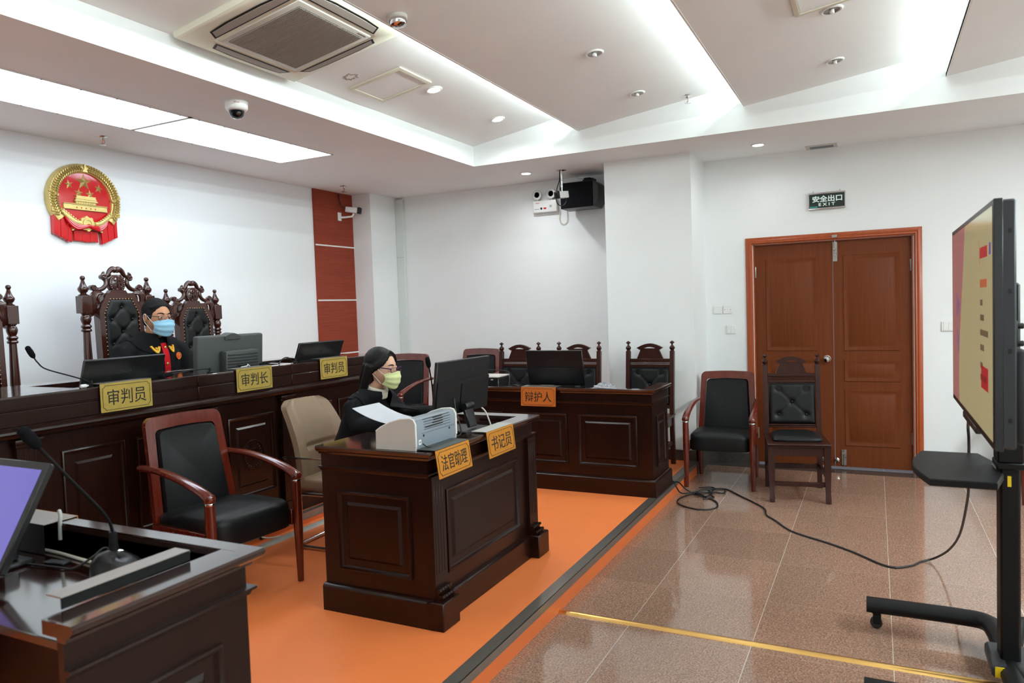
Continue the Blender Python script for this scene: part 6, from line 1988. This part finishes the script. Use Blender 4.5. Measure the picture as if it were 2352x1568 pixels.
for s in (-1, 1):
    MB().tube([(s * 0.11, -0.43, 0.27), (s * 0.11, -0.425, 0.18), (s * 0.11, -0.42, 0.085)], [0.074, 0.068, 0.064], 16).build('trouser_leg', M['trousers'], man)
    MB().tube([(s * 0.11, -0.375, 0.045), (s * 0.112, -0.43, 0.05), (s * 0.115, -0.52, 0.045), (s * 0.118, -0.60, 0.034), (s * 0.119, -0.635, 0.028)], [(0.040, 0.040), (0.048, 0.046), (0.042, 0.048), (0.032, 0.046), (0.016, 0.03)], 14).build('shoe', M['leather'], man)
collar(rb, (-0.004, -0.088), 0.070, 0.160, 1.128, 15, 345, 0.28, 'collar', M['robe'], man, drop=0.07)
pl = [(0.012 + 0.010 * sin(3 * k / 14), 1.045 - 0.36 * k / 14) for k in range(15)]
ribbon(rb, pl, 0.046, 0.006, 'placket', M['red_cloth'], man)
for z in (1.015, 0.905, 0.80):
    p, n_ = front_point(rb, 0.018, z, 0.008)
    MB().lathe([(0.009, 0.0), (0.009, -0.002), (0.006, -0.004), (0.001, -0.0045)], 12, tuple(p), axis='y').build('button', M['gold'], man)
for s in (-1, 1):
    cxs = -0.054 if s < 0 else 0.066
    pts = [(cxs - 0.030, 1.028), (cxs - 0.018, 1.005), (cxs + 0.002, 0.983)] if s < 0 else [(cxs - 0.020, 1.022), (cxs - 0.010, 1.002), (cxs + 0.006, 0.983)]
    ribbon(rb, pts, 0.012, 0.020, 'collar_embroidery', M['yellow_emb'], man)
    pts = [(cxs + 0.002, 0.983), (cxs + 0.014, 0.998), (cxs + 0.022, 1.024)] if s < 0 else [(cxs + 0.006, 0.983), (cxs + 0.014, 1.002), (cxs + 0.018, 1.030)]
    ribbon(rb, pts, 0.012, 0.020, 'collar_embroidery', M['yellow_emb'], man)
    ribbon(rb, [(cxs, 1.020), (cxs, 0.996)], 0.004, 0.021, 'collar_emblem', M['yellow_emb'], man)
    ribbon(rb, [(cxs - 0.008, 1.011), (cxs + 0.008, 1.011)], 0.004, 0.021, 'collar_emblem', M['yellow_emb'], man)
p, n_ = front_point(rb, 0.122, 0.952, 0.004)
n_ = (n_.normalized() + Vector((0, -1.6, 0))).normalized()
p = p + n_ * 0.006
TB = TR(*p) @ n_.to_track_quat('Z', 'Y').to_matrix().to_4x4()
bd = MB().prism([(0.023 * cos(2 * pi * k / 24), 0.023 * sin(2 * pi * k / 24) - 0.004 * (k in (17, 18, 19))) for k in range(24)], 0.006, 0.0, 'xy', TB).build('chest_badge', M['badge'], man)
MB().tube([(0.0215 * cos(2 * pi * k / 24), 0.0215 * sin(2 * pi * k / 24), 0.0062) for k in range(24)], 0.0014, 5, closed=True, T=TB).box(-0.0012, 0.0012, -0.012, 0.014, 0.005, 0.0078, T=TB).box(-0.010, 0.010, 0.003, 0.006, 0.005, 0.0078, T=TB).build('badge_emblem', M['yellow_emb'], bd)
hr = MB()
hr.ell((0, 0.021, 0.042), (0.0810, 0.096, 0.092), 28, 18, HT)
hr.ell((0, 0.046, -0.012), (0.068, 0.060, 0.070), 20, 14, HT)
for s in (-1, 1):
    hr.ell((s * 0.070, -0.016, 0.022), (0.010, 0.026, 0.034), 12, 10, HT)
for k in range(14):
    a = -0.062 + 0.124 * k / 13
    hr.ell((a, -0.052 + 7 * a * a, 0.089 - 4.5 * a * a), (0.012, 0.013, 0.011), 10, 8, HT)
blob(hr, 'hair', M['hair_short'], man, 0.0055, 2, jitter=0.0014)
face_details(man, HT, 1.0, M['hair_short'], M['black_plastic'], M['mask_blue'], 0.0013)

# ------------------------------------------------------------------ the woman at the clerk's desk
wom = thing('person', 'seated woman with long black hair, black coat, glasses and pale yellow face mask', 'person', (3.570, 2.860, PZ))
WT = TR(0.004, -0.195, 1.070) @ RX(radians(10)) @ RZ(radians(3))
b = MB()
add_head(b, None, WT, True)
b.tube([(0, -0.115, 0.895), (0, -0.130, 0.935), (0.002, -0.158, 0.985), (0.003, -0.165, 1.03)], [0.052, 0.046, 0.044, 0.042], 16)
b.tube([(0, 0.03, 0.435), (0, 0.02, 0.52), (0, -0.02, 0.64), (0, -0.075, 0.76), (0, -0.105, 0.84), (0, -0.115, 0.885), (0, -0.12, 0.91)], [(0.120, 0.165), (0.115, 0.160), (0.100, 0.125), (0.112, 0.140), (0.085, 0.140), (0.060, 0.090), (0.050, 0.05)], 24, ref=(0, 1, 0))
for s in (-1, 1):
    b.tube([(s * 0.12, -0.105, 0.860), (s * 0.165, -0.110, 0.840), (s * 0.205, -0.185, 0.735), (s * 0.215, -0.295, 0.760), (s * 0.180, -0.42, 0.775), (s * 0.145, -0.520, 0.772)], [0.045, 0.044, 0.038, 0.034, 0.030, 0.022], 14)
    add_hand(b, (s * 0.145, -0.520, 0.772), (-s * 0.25, -1, -0.04), (0, 0, 1), s, 0.90, 0.30)
    b.tube([(s * 0.08, 0.03, 0.475), (s * 0.09, -0.18, 0.500), (s * 0.095, -0.36, 0.505), (s * 0.095, -0.40, 0.44), (s * 0.095, -0.37, 0.25), (s * 0.095, -0.36, 0.085)], [0.080, 0.075, 0.056, 0.052, 0.048, 0.035], 16)
    b.tube([(s * 0.095, -0.34, 0.045), (s * 0.096, -0.42, 0.04), (s * 0.10, -0.53, 0.028)], [(0.034, 0.033), (0.030, 0.036), (0.016, 0.030)], 12)
blob(b, 'body', M['skin_w'], wom, 0.0052, 3)
g = MB()
g.tube([(0, 0.035, 0.44), (0, 0.025, 0.53), (0, -0.02, 0.65), (0, -0.080, 0.77), (0, -0.108, 0.855), (0, -0.116, 0.895), (0, -0.122, 0.915)], [(0.150, 0.200), (0.145, 0.195), (0.132, 0.165), (0.138, 0.172), (0.108, 0.168), (0.078, 0.105), (0.064, 0.072)], 28, ref=(0, 1, 0))
for s in (-1, 1):
    g.tube([(s * 0.10, -0.105, 0.880), (s * 0.172, -0.110, 0.852), (s * 0.212, -0.185, 0.750), (s * 0.226, -0.290, 0.762), (s * 0.186, -0.42, 0.780), (s * 0.152, -0.500, 0.777)], [0.060, 0.066, 0.064, 0.056, 0.050, 0.044], 18)
    g.tube([(s * 0.085, 0.05, 0.475), (s * 0.095, -0.18, 0.500), (s * 0.10, -0.30, 0.505)], [0.100, 0.092, 0.080], 16)
coat = blob(g, 'coat', M['robe'], wom, 0.0085, 6)
cb = bvh_of(coat)
for s in (-1, 1):
    MB().tube([(s * 0.095, -0.28, 0.500), (s * 0.097, -0.37, 0.502), (s * 0.096, -0.415, 0.44), (s * 0.096, -0.385, 0.25), (s * 0.096, -0.365, 0.085)], [0.074, 0.066, 0.062, 0.056, 0.052], 16).build('trouser_leg', M['trousers'], wom)
    MB().tube([(s * 0.095, -0.32, 0.04), (s * 0.096, -0.37, 0.045), (s * 0.098, -0.45, 0.040), (s * 0.10, -0.53, 0.030), (s * 0.101, -0.56, 0.025)], [(0.034, 0.034), (0.042, 0.040), (0.037, 0.042), (0.028, 0.040), (0.014, 0.026)], 14).build('shoe', M['leather'], wom)
kn = MB()
for k in range(3):
    cx_, cy_, cz_ = 0.001, -0.140 - 0.008 * k, 0.918 + 0.017 * k
    kn.tube([(cx_ + (0.062 - 0.004 * k) * cos(2 * pi * i / 36), cy_ + (0.064 - 0.004 * k) * sin(2 * pi * i / 36), cz_ + 0.020 * sin(2 * pi * i / 36)) for i in range(36)], (0.0145, 0.0125), 8, closed=True)
blob(kn, 'roll_neck', M['white_knit'], wom, 0.0045, 4)
collar(cb, (0.0, -0.138), 0.078, 0.158, 0.955, 24, 336, 0.30, 'coat_collar', M['robe'], wom, drop=0.05)
ribbon(cb, [(0.006, 0.860 - 0.25 * k / 12) for k in range(13)], 0.05, 0.006, 'button_facing', M['robe'], wom)
for z in (0.815, 0.735):
    p, n_ = front_point(cb, 0.010, z, 0.010)
    MB().lathe([(0.0085, 0.0), (0.0085, -0.003), (0.005, -0.004), (0.001, -0.004)], 12, tuple(p), axis='y').build('button', M['black_plastic'], wom)
p, n_ = front_point(cb, 0.085, 0.795, 0.004)
MB().ell(tuple(p), (0.010, 0.004, 0.016), 14, 8).build('badge', M['badge'], wom)
for s in (-1, 1):
    ep = MB()
    pts = []
    for k in range(6):
        q = Vector((s * (0.105 + 0.018 * k), -0.105, 1.2))
        h = cb.ray_cast(q, Vector((0, 0, -1)))
        pts.append(h[0] + Vector((0, 0, 0.004)))
    ep.tube(pts, (0.0045, 0.022), 8, ref=(0, 0, 1))
    e_ = ep.build('epaulette', M['robe'], wom)
    MB().ell(tuple(pts[1] + Vector((0, 0, 0.006))), (0.0075, 0.0075, 0.004), 12, 6).build('button', M['dark_gray'], e_)
hr = MB()
S_ = WT @ Matrix.Scale(0.95, 4)
hr.ell((0, 0.026, 0.037), (0.0860, 0.102, 0.0995), 28, 18, S_)
hr.ell((0, 0.060, -0.035), (0.082, 0.060, 0.085), 24, 16, S_)
for s in (-1, 1):
    # hair combed from the parting over the temple, behind the ear, down to the shoulder
    hr.tube(bez([(s * 0.004, -0.034, 0.120), (s * 0.040, -0.046, 0.096), (s * 0.066, -0.042, 0.060), (s * 0.080, -0.012, 0.030), (s * 0.082, 0.032, -0.012)], 5), [(0.009 + 0.0002 * i, 0.017 + 0.0006 * i) for i in range(21)], 10, T=S_)
    hr.tube(bez([(s * 0.074, 0.040, 0.02), (s * 0.080, 0.056, -0.07), (s * 0.074, 0.074, -0.15), (s * 0.066, 0.092, -0.22), (s * 0.052, 0.108, -0.285)], 5), [(0.030 - 0.0007 * i, 0.034 - 0.0009 * i) for i in range(21)], 14, T=S_)
hr.tube(bez([(0, 0.085, 0.02), (0, 0.108, -0.08), (0, 0.112, -0.17), (0, 0.118, -0.24), (0, 0.122, -0.30)], 5), [(0.030 - 0.0008 * i, 0.078 - 0.0012 * i) for i in range(21)], 18, T=S_, ref=(0, 1, 0))
blob(hr, 'hair', M['hair'], wom, 0.0055, 4, jitter=0.0008)
face_details(wom, WT, 0.95, M['hair'], M['purple_frame'], M['mask_yellow'], 0.0021, (0.050, 0.029))
